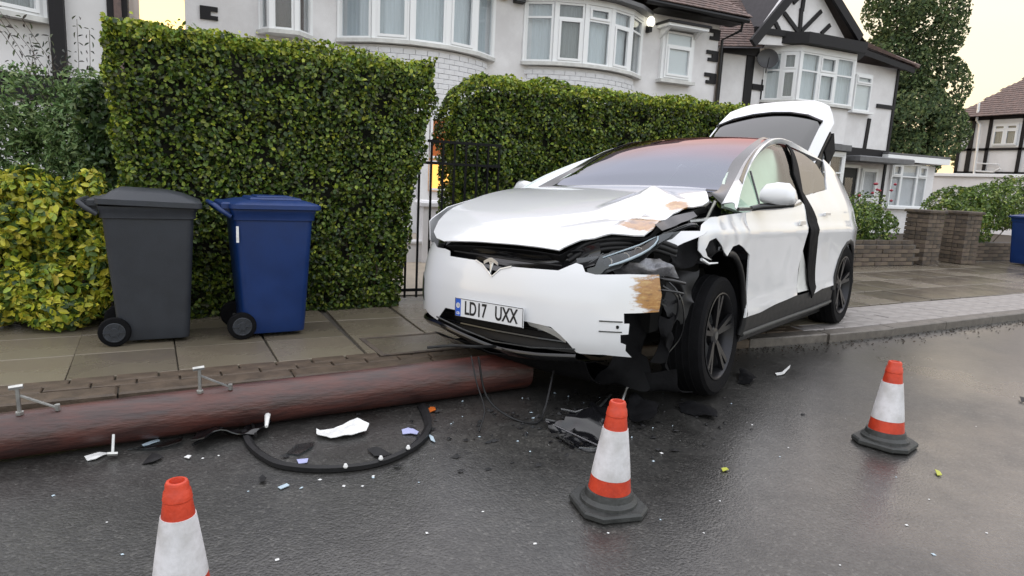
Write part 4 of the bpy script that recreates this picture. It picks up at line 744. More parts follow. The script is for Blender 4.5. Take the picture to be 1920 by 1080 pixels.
# ------------------------------------------------------------------ wheelie bins
def wheelie_bin(x, y, rz, body, lidm, dome, **k):
    r = empty('wheelie_bin', (x, y, .079), rz, **k); r.scale = (.93,) * 3   # local x: hinge side (-) to front (+)
    b = MB(); n = 10
    def ring(z, l0, l1, w, rr=.05):
        pts = []
        for cx, cy, a0 in ((l1 - rr, w - rr, 0), (l0 + rr, w - rr, 90), (l0 + rr, -w + rr, 180), (l1 - rr, -w + rr, 270)):
            for q in range(4): a = R(a0 + q * 30); pts.append((cx + rr * math.cos(a), cy + rr * math.sin(a), z))
        return pts
    prof = [(.03, -.205, .235, .215), (.05, -.215, .24, .22), (.16, -.222, .246, .228), (.60, -.255, .272, .258), (.90, -.276, .288, .277), (.905, -.29, .302, .29), (.955, -.296, .306, .294), (.965, -.30, .312, .30), (.985, -.30, .312, .30)]
    rg = [ring(*p) for p in prof]; N_ = 16; vs = [v for q in rg for v in q]
    b.add(vs, [(i*N_ + q, i*N_ + (q+1) % N_, (i+1)*N_ + (q+1) % N_, (i+1)*N_ + q) for i in range(len(prof) - 1) for q in range(N_)] + [tuple(range(N_))[::-1], tuple(range((len(prof)-1)*N_, len(prof)*N_))])
    bd = b.build('bin_body', body, r, smooth=35)
    for s in (-1, 1):
        w = MB().lathe([(.02, -.03), (.06, -.03), (.078, -.028), (.098, -.024), (.103, -.012), (.103, .012), (.098, .024), (.078, .028), (.06, .03), (.02, .03)], 28, 'y'); wo = w.build('wheel', 'rubber', r, smooth=40); wo.location = (-.235, s * .235, .103)
        h = MB().lathe([(.001, .036), (.03, .036), (.034, .031), (.06, .0315), (.064, .034), (.07, .032)], 20, 'y')
        for q in range(6): a = q * math.pi / 3; h.bar((.02 * math.cos(a), .034, .02 * math.sin(a)), (.066 * math.cos(a), .034, .066 * math.sin(a)), .012, .008)
        ho = h.build('hub', 'bin_grey', wo); ho.scale = (1, s, 1)
    MB().tube([(-.235, -.21, .103), (-.235, .21, .103)], .012, 8).build('axle', 'galvanised', r)
    l = MB(); e = .325
    def lr(z, l0, l1, w, rr=.05): return ring(z, l0, l1, w, rr)
    if dome: lp = [(.985, -.30, .335, .325), (.99, -.31, .345, .33), (1.025, -.31, .345, .33), (1.032, -.27, .33, .315), (1.075, -.22, .22, .27), (1.095, -.18, .12, .22)]
    else: lp = [(.985, -.30, .335, .325), (.99, -.31, .345, .33), (1.02, -.31, .345, .33), (1.03, -.28, .32, .315), (1.045, -.22, .27, .26), (1.05, -.18, .24, .2)]
    rg = [lr(*p) for p in lp]; vs = [v for q in rg for v in q]
    if dome: vs = [(a, c, z + (.03 * (.1 - a) if z > .98 else 0)) for a, c, z in vs]
    l.add(vs, [(i*N_ + q, i*N_ + (q+1) % N_, (i+1)*N_ + (q+1) % N_, (i+1)*N_ + q) for i in range(len(lp) - 1) for q in range(N_)] + [tuple(range(N_))[::-1], tuple(range((len(lp)-1)*N_, len(lp)*N_))])
    if not dome: l.bev(-.16, .22, -.20, .20, 1.051, 1.068, .012); l.bev(-.10, .16, -.13, .13, 1.069, 1.078, .006)
    lo = l.build('lid', lidm, r, smooth=35)
    h = MB().tube([(-.30, -.27, .93), (-.37, -.27, .975), (-.405, -.25, 1.01), (-.41, 0, 1.012), (-.405, .25, 1.01), (-.37, .27, .975), (-.30, .27, .93)], .017, 8)
    for yy in (-.2, -.07, .07, .2): h.bar((-.29, yy, .955), (-.405, yy, 1.01), .02, .03)
    h.build('handle', body, r, smooth=50)
    MB().bev(-.36, -.295, -.24, .24, .985, 1.03, .01).build('hinge', lidm, r)
    return r
wheelie_bin(-.355, 5.12, R(2), 'bin_grey', 'bin_grey', True, label='dark grey wheelie bin with sloping lid beside the yellow shrub', cat='wheelie bin')
bb = wheelie_bin(.405, 5.14, R(5), 'bin_blue', 'bin_blue', False, label='blue wheelie bin right of the grey bin before the tall hedge', cat='wheelie bin')
MB().box(-.268, -.250, -.283, -.278, .74, .86).build('sticker', 'plastic_white', bb)
wheelie_bin(14.72, 7.55, R(85), 'bin_blue', 'bin_blue', False, label='distant blue wheelie bin beyond the brick pillars at the right edge', cat='wheelie bin')
# ------------------------------------------------------------------ telegraph pole
a, b = Vector((-4.2, 2.97, .088)), Vector((1.78, 3.587, .118)); tp = empty('telegraph_pole', a, label='fallen reddish brown wooden telegraph pole lying along the kerb', cat='telegraph pole')
mb = MB(); L = (b - a).length; nn = 60; dirv = (b - a).normalized(); sv = dirv.cross(Vector((0, 0, 1))).normalized(); uv = sv.cross(dirv)
rings = []
for i in range(nn + 1):
    t = i / nn; rad = .080 + .035 * t
    for q in range(36):
        an = 2 * math.pi * q / 36; w = 1 + .03 * noise.noise(Vector((math.cos(an) * 1.6, math.sin(an) * 1.6, t * 7))) + .008 * noise.noise(Vector((math.cos(an) * 14, math.sin(an) * 14, t * 6)))
        rings.append(dirv * (L * t) + (sv * math.cos(an) + uv * math.sin(an)) * rad * w)
mb.add(rings, [(i*36 + q, i*36 + (q+1) % 36, (i+1)*36 + (q+1) % 36, (i+1)*36 + q) for i in range(nn) for q in range(36)] + [tuple(range(36))[::-1], tuple(nn*36 + q for q in range(36))])
pb = mb.build('pole_shaft', 'pole_wood', tp, smooth=60)
def step_iron(base, up, along, short=False):
    o = Vector(base) - a; up = Vector(up).normalized(); al = Vector(along).normalized()
    s = MB().tube([o - up * .05, o + up * .125], .0085, 8).tube([o + up * .122 - al * .028, o + up * .128 + al * .022], .011, 6).tube([o + up * .0, o + up * .012], .016, 6)
    e = o + al * .135 + up * .016; s.bar(o + up * .085 + al * .008, e, .014, .006, up=tuple(up)).tube([e - up * .012, e + up * .016], .011, 6)
    if short: s = MB().tube([o - up * .02, o + up * .07], .007, 8).tube([o + up * .065 - al * .02, o + up * .07 + al * .02], .009, 6)
    s.build('step_iron', 'galvanised', tp, smooth=40)
for xx in (-.745, -.05):
    t = (xx - a.x) / (b.x - a.x); c = a.lerp(b, t); r_ = .080 + .035 * t; step_iron(c + Vector((0, -.28 * r_, .955 * r_)), (0, -.10, 1), (1, .05, -.02))
t = (-.40 - a.x) / (b.x - a.x); c = a.lerp(b, t); step_iron(c + Vector((0, -.13, -.035)), (0, -.5, -.55), (1, .08, 0), True)
# ------------------------------------------------------------------ cones
def cone(x, y, rz, tilt=(0, 0), **k):
    r = empty('traffic_cone', (x, y, .003), 0, **k); r.rotation_euler = (tilt[0], tilt[1], rz)
    def rad(z): return .093 + (.033 - .093) * (z - .05) / .41
    B_ = MB(); w = .142; c = .058; pts = [(w, -w + c), (w, w - c), (w - c, w), (-w + c, w), (-w, w - c), (-w, -w + c), (-w + c, -w), (w - c, -w)]
    def rg(s, z): return [(p[0] * s, p[1] * s, z) for p in pts]
    vs = rg(.97, 0) + rg(1, .006) + rg(1, .022) + rg(.95, .030) + rg(.80, .030); B_.add(vs, [(i*8 + q, i*8 + (q+1) % 8, (i+1)*8 + (q+1) % 8, (i+1)*8 + q) for i in range(4) for q in range(8)] + [tuple(range(8))[::-1], tuple(range(32, 40))])
    B_.lathe([(.120, .030), (.118, .042), (.112, .046), (.108, .052), (.103, .056), (.100, .068), (.096, .080), (.090, .082)], 32)
    bo = B_.build('rubber_base', 'rubber_grey', r, smooth=30); r.scale = (.97,) * 3
    MB().lathe([(rad(.07), .07), (rad(.145) + .001, .145)], 40).build('orange_band', 'cone_orange', r, smooth=60)
    MB().lathe([(rad(.145) + .0022, .143), (rad(.20) + .003, .20), (rad(.33) + .003, .33), (rad(.345) + .0022, .347)], 40).build('reflective_sleeve', 'cone_white', r, smooth=60)
    MB().lathe([(rad(.347), .347), (rad(.40), .40), (rad(.40) + .002, .403), (rad(.43) + .002, .43), (rad(.44) - .001, .436), (rad(.45), .452), (rad(.45) - .004, .460), (rad(.45) - .012, .461), (rad(.45) - .014, .452), (.010, .425)], 40).build('orange_top', 'cone_orange', r, smooth=40)
    return r
cone(1.45, 2.088, R(-8), (R(.5), R(1)), label='traffic cone with wet rubber base beside the torn headlamp casing', cat='traffic cone', group='red and white traffic cones')
cone(3.24, 2.18, R(18), (R(-1), R(1.5)), label='traffic cone standing alone on the open road right of the car', cat='traffic cone', group='red and white traffic cones')
lc_ = cone(-.093, 1.955, R(30), (R(.5), R(-.5)), label='traffic cone nearest the camera, its base cut off by the bottom edge', cat='traffic cone', group='red and white traffic cones')
lc_.scale = (.90,) * 3
# ------------------------------------------------------------------ the crashed car
car = empty('crashed_car', (0, 0, 0), label='crashed white electric car with smashed left front corner and raised tailgate', cat='car')
car.location = CAR_O; car.rotation_mode = 'QUATERNION'; car.rotation_quaternion = Matrix(CAR_M).to_quaternion()
S_, T_, B_, H_ = side_surface, top_surface, nose_surface, bonnet_surface
def panel(name, mb, m='paint', t=.006, ref=(0, 0, .6), off=-1, parent=None, smooth=40, **k):
    o = mb.build(name, m, parent or car, smooth=smooth, **k); fix_normals(o.data, ref)
    o.data.polygons.foreach_set('use_smooth', [True] * len(o.data.polygons))
    return solid(o, t, off) if t else o
def mir(f): return lambda a, b: (f(a, b)[0], -f(a, b)[1], f(a, b)[2])
def crump(amp, sc, seed=0): return lambda p: Vector((noise.noise(p * sc + Vector((seed, 0, 0))), noise.noise(p * sc + Vector((0, seed + 7, 0))), noise.noise(p * sc + Vector((3, 1, seed))))) * amp
# bonnet
hp = D['hood'] + [[1.2, .70], [1.03, .63], [1.01, .5], [1.005, .3], [1.0, 0], [1.005, -.3], [1.02, -.6], [1.05, -.80], [1.2, -.84], [1.6, -.845], [1.95, -.82], [2.15, -.76], [2.27, -.68], [2.34, -.58]]
panel('bonnet', fill(H_, hp, .022), t=.008)
hi = loft([[(p[0] - .02, p[1] * .985, H_(p[0], p[1])[2] - .03) for p in D['hood']], [(p[0] - .07, p[1] * .95, H_(p[0], p[1])[2] - .07) for p in D['hood']]], 40, 3)
panel('bonnet_lining', hi, 'black_plastic', .004)
panel('torn_bonnet_edge', loft([[(2.06, .80, .985), (1.82, .79, 1.03), (1.62, .82, 1.06)], [(2.03, .83, .955), (1.80, .84, 1.0), (1.63, .85, 1.035)]], 12, 4, crump(.006, 9)), 'black_gloss', .003)
# nose
bp_ = D['bump'] + [[-.68, .365], [-.9, .33], [-1.25, .34], [-1.26, .62], [-1.1, .74], [-.9, .79], [-.72, .80], [-.62, .775], [-.50, .775]]
def nose_dis(p):
    k = max(0., min(1., (p.y - .62) / .35)); return Vector((.02 * k * noise.noise(p * 6), .012 * k * noise.noise(p * 5 + Vector((4, 0, 0))), 0)) + Vector((.004 * noise.noise(p * 4), 0, 0))
panel('front_bumper', fill(B_, bp_, .028, nose_dis), t=.006)
lp = D['lip']
low = [B_(s, z) for s, z in lp]; low = [B_(-1.2, .30), B_(-.8, .31)] + low
panel('lower_grille', loft([[tuple(Vector(B_(s, .44)) + Vector((-.05, 0, 0))) for s in (-.62, -.4, -.1, .2, .4, .56)], [tuple(Vector(B_(s, .36)) + Vector((-.09, 0, 0))) for s in (-.62, -.4, -.1, .2, .4, .56)], [tuple(Vector(B_(s, .27)) + Vector((-.05, 0, 0))) for s in (-.62, -.4, -.1, .2, .4, .56)]], 30, 8), 'black_plastic', .004)
for zz in (.33, .38): MB().tube([tuple(Vector(B_(s, zz)) + Vector((-.055, 0, 0))) for s in (-.55, -.3, 0, .3, .5)], .008, 6).build('grille_bar', 'black_gloss', car)
panel('front_lip', loft([[tuple(Vector(p)) for p in low], [tuple(Vector(p) + Vector((.004, 0, -.02))) for p in low], [tuple(Vector(p) + Vector((-.06, 0, -.06))) for p in low], [tuple(Vector(p) + Vector((-.3, 0, -.09))) for p in low]], 40, 8), 'black_gloss', .005)
MB().tube([tuple(Vector(B_(s, z + .03)) + Vector((.006, 0, 0))) for s, z in lp], .005, 6).build('lip_highlight', 'lamp_grey', car, smooth=60)  # grey tube drawn as the highlight line on the black lip
panel('bumper_step', loft([[tuple(Vector(B_(s, z)) + Vector((-.004, 0, 0))) for s, z in ((.262, .427), (.35, .42), (.44, .395), (.50, .355))], [tuple(Vector(B_(s, z)) + Vector((-.03, 0, 0))) for s, z in ((.262, .40), (.34, .385), (.42, .36), (.48, .33))]], 12, 3), 'sill', .003)
# upper grille
ug = loft([[tuple(Vector(B_(s, z)) + Vector((-.03, 0, 0))) for s, z in ((-.46, .80), (-.2, .80), (0, .795), (.25, .79), (.46, .83), (.60, .88))], [tuple(Vector(B_(s, z)) + Vector((-.075, 0, 0))) for s, z in ((-.44, .76), (-.2, .755), (0, .75), (.25, .75), (.46, .78), (.6, .82))], [tuple(Vector(B_(s, z)) + Vector((-.035, 0, 0))) for s, z in ((-.43, .72), (-.2, .715), (0, .68), (.25, .70), (.46, .72), (.6, .76))]], 40, 10)
panel('upper_grille', ug, 'black_gloss', .004)
MB().tube([tuple(Vector(B_(s, z)) + Vector((-.03, 0, 0))) for s, z in ((-.42, .765), (-.2, .762), (0, .758), (.25, .75), (.42, .745))], .006, 6).build('grille_bar', 'black_plastic', car)
MB().tube([tuple(Vector(B_(s, z)) + Vector((.002, 0, 0))) for s, z in ((-.16, .733), (-.095, .712), (-.006, .652), (.045, .70), (.12, .72))], .005, 6).build('nose_trim', 'chrome', car, smooth=60)
em = MB(); ex = 2.425   # emblem: a T with a curved bar
top_ = [(ex, -.088 + .012 * i, .758 - .010 * abs(i - 4.5) ** 1.3 / 3) for i in range(10)]
for i in range(9): a1, a2 = Vector(top_[i]), Vector(top_[i + 1]); em.add([a1, a2, a2 - Vector((0, 0, .019)), a1 - Vector((0, 0, .019)), a1 + Vector((.008, 0, 0)), a2 + Vector((.008, 0, 0)), a2 + Vector((.008, 0, -.019)), a1 + Vector((.008, 0, -.019))], [(4, 5, 6, 7), (0, 1, 5, 4), (3, 2, 6, 7), (0, 4, 7, 3), (1, 5, 6, 2)])
em.add([(ex + .008, -.052, .736), (ex + .008, -.016, .736), (ex + .008, -.028, .72), (ex + .012, -.034, .655), (ex + .008, -.040, .72), (ex, -.052, .736), (ex, -.016, .736), (ex, -.034, .655)], [(0, 1, 2, 4), (4, 2, 3), (5, 0, 4), (5, 4, 3, 7), (6, 2, 1), (6, 7, 3, 2)])
em.build('emblem', 'chrome', car)
# number plate
plm = Matrix.Translation((2.482, 0, .448))
pt = MB().bev(-.26, .26, -.0555, .0555, -.004, .004, .002).build('number_plate', 'plate_white', car); pt.matrix_local = plm @ Matrix(((0, 0, 1, 0), (1, 0, 0, 0), (0, 1, 0, 0), (0, 0, 0, 1)))
bdm = MB(); 
for x0, x1, y0, y1 in ((-.26, .26, .052, .0555), (-.26, .26, -.0555, -.052), (-.26, -.2565, -.052, .052), (.2565, .26, -.052, .052)): bdm.box(x0, x1, y0, y1, .0042, .0052)
bdm.build('plate_border', 'plate_black', pt)
MB().box(-.255, -.213, -.051, .051, .0042, .005).build('country_band', 'plate_blue', pt)
def text(s, size, x, y, z, m, parent, sx=1., bold=.0, name='lettering'):
    c = bpy.data.curves.new(name, 'FONT'); c.body = s; c.size = size; c.align_x = 'CENTER'; c.align_y = 'CENTER'; c.extrude = .0006; c.offset = bold
    t = bpy.data.objects.new(name, c); COL.objects.link(t); bpy.context.view_layer.update(); me = bpy.data.meshes.new_from_object(t.evaluated_get(bpy.context.evaluated_depsgraph_get())); bpy.data.objects.remove(t); bpy.data.curves.remove(c)
    me.materials.clear(); o = link(name, me, m, parent); o.location = (x, y, z); o.scale = (sx, 1, 1); return o
text('LD17', .112, -.095, -.001, .0050, 'plate_black', pt, .70, .0022); text('UXX', .112, .138, -.001, .0050, 'plate_black', pt, .70, .0022)
text('GB', .022, -.234, -.035, .0056, 'plate_white', pt, .9, .0004)
MB().lathe([(.016, .0052), (.016, .0060), (.012, .0060), (.012, .0052)], 16, 'z', (-.234, .012, 0)).build('star_ring', 'plate_white', pt)
# headlamps and broken corner
rl = mir(B_)
def nose_side(y, z): return (sm(y, [.50, .62, .70, .78, .86, .92], [2.30, 2.25, 2.20, 2.13, 2.03, 1.90]) - .10 * (z - .8), -y, z)
panel('right_headlamp', fill(nose_side, [(.56, .815), (.60, .76), (.70, .755), (.80, .80), (.88, .87), (.89, .92), (.80, .90), (.70, .86)], .03), 'black_gloss', .01, label='intact dark headlamp on the far front corner')
lm = D['lamp']
def xplane(x0, k=.0, ky=0.): return lambda a, b: (x0 + k * (b - .8) + ky * (a - .7), a, b)
lf = [p[1:] for p in lm]; lamp_surf = lambda a, b: (2.235 - .30 * (a - .6) - .25 * (b - .8) + .02 * math.sin(a * 16), a, b)
panel('left_headlamp', fill(lamp_surf, lf, .025, crump(.008, 8)), 'lamp_lens', .004, label='smashed headlamp with its white light strip exposed')
panel('lamp_reflector', fill(lambda a, b: (lamp_surf(a, b)[0] - .03, a, b), lf, .025, crump(.03, 14)), 'lamp_grey', .004)
MB().tube([(lamp_surf(p[1], p[2])[0] + .012, p[1], p[2]) for p in D['drl']], [.005, .007, .008, .007, .006, .005, .004, .003], 8).build('light_strip', 'ice', car, smooth=60)
MB().tube([(lamp_surf(y_, z_)[0] + .010, y_, z_) for y_, z_ in ((.60, .80), (.69, .842), (.78, .88), (.86, .925))], [.003, .004, .004, .002], 6).build('lamp_highlight', 'ice', car, smooth=60)  # pale tube added as a highlight along the lens's upper edge
for y_, z_ in ((.62, .775), (.70, .805), (.77, .84)): MB().lathe([(.001, 0), (.018, .002), (.024, .012), (.026, .012), (.026, -.01)], 14, 'x', (lamp_surf(y_, z_)[0] - .016, y_, z_)).build('lamp_projector', 'chrome', car, smooth=50)
MB().tube([(lamp_surf(.48 + .05*i, .71 + .03 * i)[0] + .01, .50 + .03 * i, .715 + .035 * i) for i in range(4)], .006, 6).build('lamp_edge', 'lamp_grey', car)
for z0, dy, rr_ in ((.860, 0, .018), (.835, .01, .014), (.885, -.01, .016)):
    MB().tube(cr([(2.30, .42 + dy, z0 - .09), (2.23, .52 + dy, z0 - .01), (2.15, .66, z0 + .02), (2.05, .80, z0 + .015), (1.95, .88, z0 - .02)], 20), rr_, 8).build('rubber_seal', 'black_plastic', car, smooth=60)
panel('torn_wing_piece', fill(lambda a, b: (2.0 - .5 * (b - .85) - .35 * (a - .8), a, b), [p[1:] for p in D['scrapA']], .02, crump(.004, 7)), 'paint', .004)
panel('crumpled_reflector', loft([[(2.16, .60, .74), (2.12, .75, .79), (2.05, .84, .81)], [(2.12, .66, .70), (2.10, .80, .74), (2.02, .90, .76)], [(2.08, .68, .68), (2.06, .82, .70), (1.98, .92, .71)]], 18, 10, crump(.03, 13, 3)), 'metal_torn', .003)
panel('crumpled_liner', loft([[(1.95, .80, .93), (1.75, .93, .98), (1.60, .95, .97)], [(1.98, .86, .80), (1.78, .96, .86), (1.60, .97, .86)], [(2.0, .84, .74), (1.85, .94, .76), (1.62, .95, .80)]], 20, 12, crump(.05, 9, 5)), 'liner', .003)
panel('wheel_liner', loft([[(2.12, .60, .74), (2.00, .64, .76), (1.86, .66, .82), (1.74, .70, .90)], [(2.12, .58, .5), (1.98, .62, .5), (1.88, .64, .5), (1.80, .68, .52)], [(2.14, .60, .28), (2.0, .66, .25), (1.90, .68, .22), (1.84, .70, .2)], [(2.10, .52, .10), (1.98, .66, .05), (1.92, .74, .03), (1.86, .76, .05)]], 34, 26, crump(.07, 6, 8)), 'liner', .004)
panel('torn_liner_flap', loft([[(2.06, .86, .50), (1.98, .90, .47), (1.92, .88, .52)], [(2.02, .84, .36), (1.95, .90, .32), (1.88, .86, .38)], [(2.03, .80, .20), (1.96, .84, .24), (1.90, .86, .17)]], 18, 12, crump(.05, 9, 12)), 'liner', .004)
panel('torn_liner_flap', loft([[(1.90, .80, .74), (1.84, .86, .70), (1.80, .92, .76)], [(1.92, .82, .60), (1.86, .90, .62), (1.80, .95, .58)], [(1.95, .86, .50), (1.88, .90, .44), (1.84, .96, .52)]], 18, 12, crump(.045, 10, 22)), 'black_plastic', .004)
panel('splash_guard', loft([[(2.0, .55, .16), (1.9, .72, .14), (1.82, .86, .16)], [(1.98, .56, .05), (1.88, .74, .02), (1.80, .90, .03)], [(1.88, .56, .02), (1.80, .76, .015), (1.70, .93, .02)]], 18, 12, crump(.02, 9, 31)), 'liner', .004)
for pts_, r_ in (([(2.04, .86, .66), (1.98, .92, .60), (1.93, .90, .48), (1.95, .86, .40)], .006), ([(1.98, .80, .72), (1.93, .90, .62), (1.90, .93, .50), (1.86, .90, .36), (1.9, .84, .25)], .005), ([(2.06, .84, .70), (2.03, .92, .69), (1.96, .95, .675)], .010), ([(2.08, .82, .64), (2.04, .92, .635), (1.97, .95, .62)], .007)):
    MB().tube(cr(pts_, 16), r_, 6).build('hanging_wire', 'black_gloss', car, smooth=60)
MB().bar((1.95, .62, .60), (1.95, .84, .56), .03, .012).bar((1.95, .80, .56), (1.90, .86, .50), .03, .010).build('bumper_bracket', 'lamp_grey', car)
MB().tube([(1.60, .5, .34), (1.55, .74, .33)], .03, 8).build('steering_arm', 'lamp_grey', car)
panel('undertray', loft([[(2.36, -.55, .22), (2.40, 0, .21), (2.30, .55, .24)], [(2.1, -.6, .14), (2.15, 0, .10), (2.1, .55, .06)], [(1.7, -.6, .16), (1.7, 0, .12), (1.75, .6, .03)]], 20, 12, crump(.03, 4, 2)), 'liner', .005)
# engine bay and body floor
MB().bev(1.05, 2.12, -.74, .55, .30, .84, .08).build('front_structure', 'void', car); MB().bev(1.05, 1.85, .552, .70, .35, .86, .05).build('suspension_tower', 'void', car)
MB().box(2.24, 2.30, -.6, .66, .50, .60).bev(1.95, 2.26, .50, .62, .45, .56, .01).build('crash_beam', 'liner', car)
MB().bev(1.02, 1.22, -.72, .74, .7, 1.12, .04).build('bulkhead', 'liner', car)
MB().tube([(1.40, .72, 1.02), (1.38, .80, 1.12)], .012, 6).tube([(1.36, .78, 1.0), (1.34, .83, 1.13)], .010, 6).tube([(1.5, .74, 1.0), (1.33, .84, 1.02), (1.28, .86, .99)], .014, 6).build('bonnet_hinge', 'galvanised', car)
for (p0, p1, p2, rr_) in (((1.9, .3, .95), (1.75, .62, 1.02), (1.5, .7, .93), .02), ((2.1, .5, .86), (1.9, .7, .9), (1.6, .76, .9), .014), ((1.8, .72, .92), (1.6, .8, .98), (1.45, .78, .95), .018)): MB().tube(cr([p0, p1, p2], 12), rr_, 7).build('hose', 'black_gloss', car, smooth=60)
MB().bev(-2.3, 1.0, -.88, .86, .18, .5, .05).build('underbody', 'void', car); MB().bev(1.003, 2.05, -.70, .50, .20, .40, .06).build('front_underbody', 'void', car)
# sides
dis = crump(.004, 3.5)
fend = D['fender']
panel('left_wing', fill(S_, fend, .022, lambda p: Vector((0, .014 * noise.noise(p * 7), 0))), 'paint', .006, label='crumpled and torn front wing around the left wheel')
MB().tube([S_(1.80, .80), tuple(Vector(S_(1.74, .775)) + Vector((0, .01, 0))), tuple(Vector(S_(1.64, .775)) + Vector((0, .015, 0)))], [.010, .009, .005], 6).build('torn_wing_curl', 'paint', car, smooth=60)
archp = [S_(1.43 - .385 * math.cos(t), .40 + .42 * math.sin(t)) for t in [R(-18 + 10 * i) for i in range(12)]]
MB().tube([tuple(Vector(p) + Vector((0, -.02, 0))) for p in archp], .022, 7).build('arch_edge', 'black_plastic', car, smooth=60)
ap = []
for i in range(14):
    t = R(-20 + 11 * i); ap.append((1.43 - .40 * math.cos(t), .39 + .44 * math.sin(t)))
panel('arch_liner', loft([[(x, .93, z) for x, z in ap], [(x, .7, z) for x, z in ap], [(x, .45, z) for x, z in ap]], 26, 6), 'liner', .004)
panel('left_front_door', fill(S_, D['door'], .035, dis), t=.01)
def winstrip(name, top, bot, m, t=.004): panel(name, loft([top, bot], 12, 3), m, t)
g_in = lambda a, b: (side_surface(a, b)[0], side_surface(a, b)[1] - .012, side_surface(a, b)[2])
panel('left_front_window', fill(g_in, D['door_window'], .05), 'side_glass', 0)
MB().tube([S_(1.26, 1.083), S_(.9, 1.09), S_(.5, 1.10), S_(.1, 1.12), S_(-.14, 1.15)], .012, 6).build('waist_trim', 'black_gloss', car, smooth=60)
MB().tube([tuple(Vector(S_(.80, 1.10)) + Vector((0, -.005, 0))), tuple(Vector(S_(.74, 1.345)) + Vector((0, 0, 0)))], .007, 6).build('quarter_light_bar', 'black_gloss', car)
sl = D['seal']; panel('door_seal', fill(lambda a, b: (a, side_surface(a, b)[1] + .008 + .006 * math.sin(b * 9), b), sl, .03), 'liner', .01, label='black rubber seal hanging in the gap behind the front door')
panel('door_pillar', fill(lambda a, b: (a, side_surface(a, b)[1] - .05, b), [(-.02, .44), (-.62, .44), (-.62, .7), (-.58, 1.0), (-.45, 1.25), (-.75, 1.6), (-.45, 1.66), (-.15, 1.3), (-.10, 1.0), (-.02, .7)], .05), 'void', .01)
panel('inner_sill', fill(lambda a, b: (a, side_surface(a, b)[1] - .022, b), [(-.12, .45), (-.42, .45), (-.34, .62), (-.16, .80)], .05), 'sill', .006)
panel('front_door_frame', loft([[S_(*p) for p in D['door_window'][1:5]], [tuple(Vector(S_(p[0], p[1])) + Vector((.03, -.012, .028))) for p in D['door_window'][1:5]]], 16, 3), 'black_gloss', .004)
rf, rb = D['rear_front'], D['rear_belt']
arc_r = [(-1.47 + .415 * math.cos(t), .36 + .46 * math.sin(t)) for t in [R(12 + 13 * i) for i in range(13)]]
rear = [p for p in rf[1:]] + [(-.7, .44), (-1.04, .445)] + arc_r + [(-1.92, .42), (-2.28, .46), (-2.40, .7), (-2.42, .95), (-2.36, 1.12), (-2.2, 1.22), (-1.9, 1.37), (-1.6, 1.50), (-1.45, 1.58), (-1.38, 1.53)] + [tuple(rb[3]), tuple(rb[2]), tuple(rb[1]), tuple(rb[0])]
panel('left_rear_door', fill(S_, rear, .04, dis), t=.01)
panel('left_rear_window', fill(g_in, [tuple(p) for p in rb] + [(-.36, 1.48)], .05), 'dark_glass', 0)
# cladding
def clad(sgn):
    f = (lambda a, b: (a, sgn * (side_surface(a, b)[1] - .012), b))
    panel('sill_cladding', fill(f, [(1.03, .385), (.5, .405), (-.05, .43), (-1.05, .44), (-1.06, .27), (0, .22), (1.05, .22)], .05), 'black_plastic', .01)
    MB().tube([f(1.04, .27), f(.3, .27), (-.5, sgn * .955, .28), f(-1.05, .30)], .016, 6).build('sill_trim', 'rubber_grey', car, smooth=60)
    pr_ = [f(-1.47 + .425 * math.cos(R(5 + 17 * i)), .36 + .47 * math.sin(R(5 + 17 * i))) for i in range(11)]
    MB().tube(pr_, .024, 7).build('arch_trim', 'black_plastic', car, smooth=60)
    aa = [(-1.47 + .40 * math.cos(R(-10 + 16 * i)), .36 + .44 * math.sin(R(-10 + 16 * i))) for i in range(13)]
    panel('arch_liner', loft([[(x, sgn * .93, z) for x, z in aa], [(x, sgn * .45, z) for x, z in aa]], 26, 4), 'liner', .004)
clad(1); clad(-1)
# far side panels (undamaged)
mS = mir(S_)
arc_f = [(1.48 - .415 * math.cos(t), .36 + .46 * math.sin(t)) for t in [R(12 + 13 * i) for i in range(13)]]
panel('right_wing', fill(mS, [(1.12, 1.10), (1.12, .44), (1.07, .44)] + arc_f + [(1.93, .42), (2.0, .62), (2.02, .74), (2.10, .80), (2.1, .93), (1.9, 1.03), (1.5, 1.12)], .04), t=.006)
panel('right_front_door', fill(mS, [(p[0], p[1]) for p in D['door']], .05), t=.01)
panel('right_front_window', fill(mir(g_in), D['door_window'], .06), 'side_glass', 0)
panel('right_rear_door', fill(mS, [(-.16, 1.14), (-.16, .44), (-.7, .44), (-1.04, .445)] + arc_r + [(-1.92, .42), (-2.28, .46), (-2.40, .7), (-2.42, .95), (-2.36, 1.12), (-2.2, 1.22), (-1.9, 1.37), (-1.6, 1.50), (-1.45, 1.58), (-1.38, 1.53)] + [tuple(rb[3]), tuple(rb[2]), tuple(rb[1]), tuple(rb[0])], .05), t=.01)
panel('right_rear_window', fill(mir(g_in), [tuple(p) for p in rb] + [(-.36, 1.48)], .06), 'dark_glass', 0)
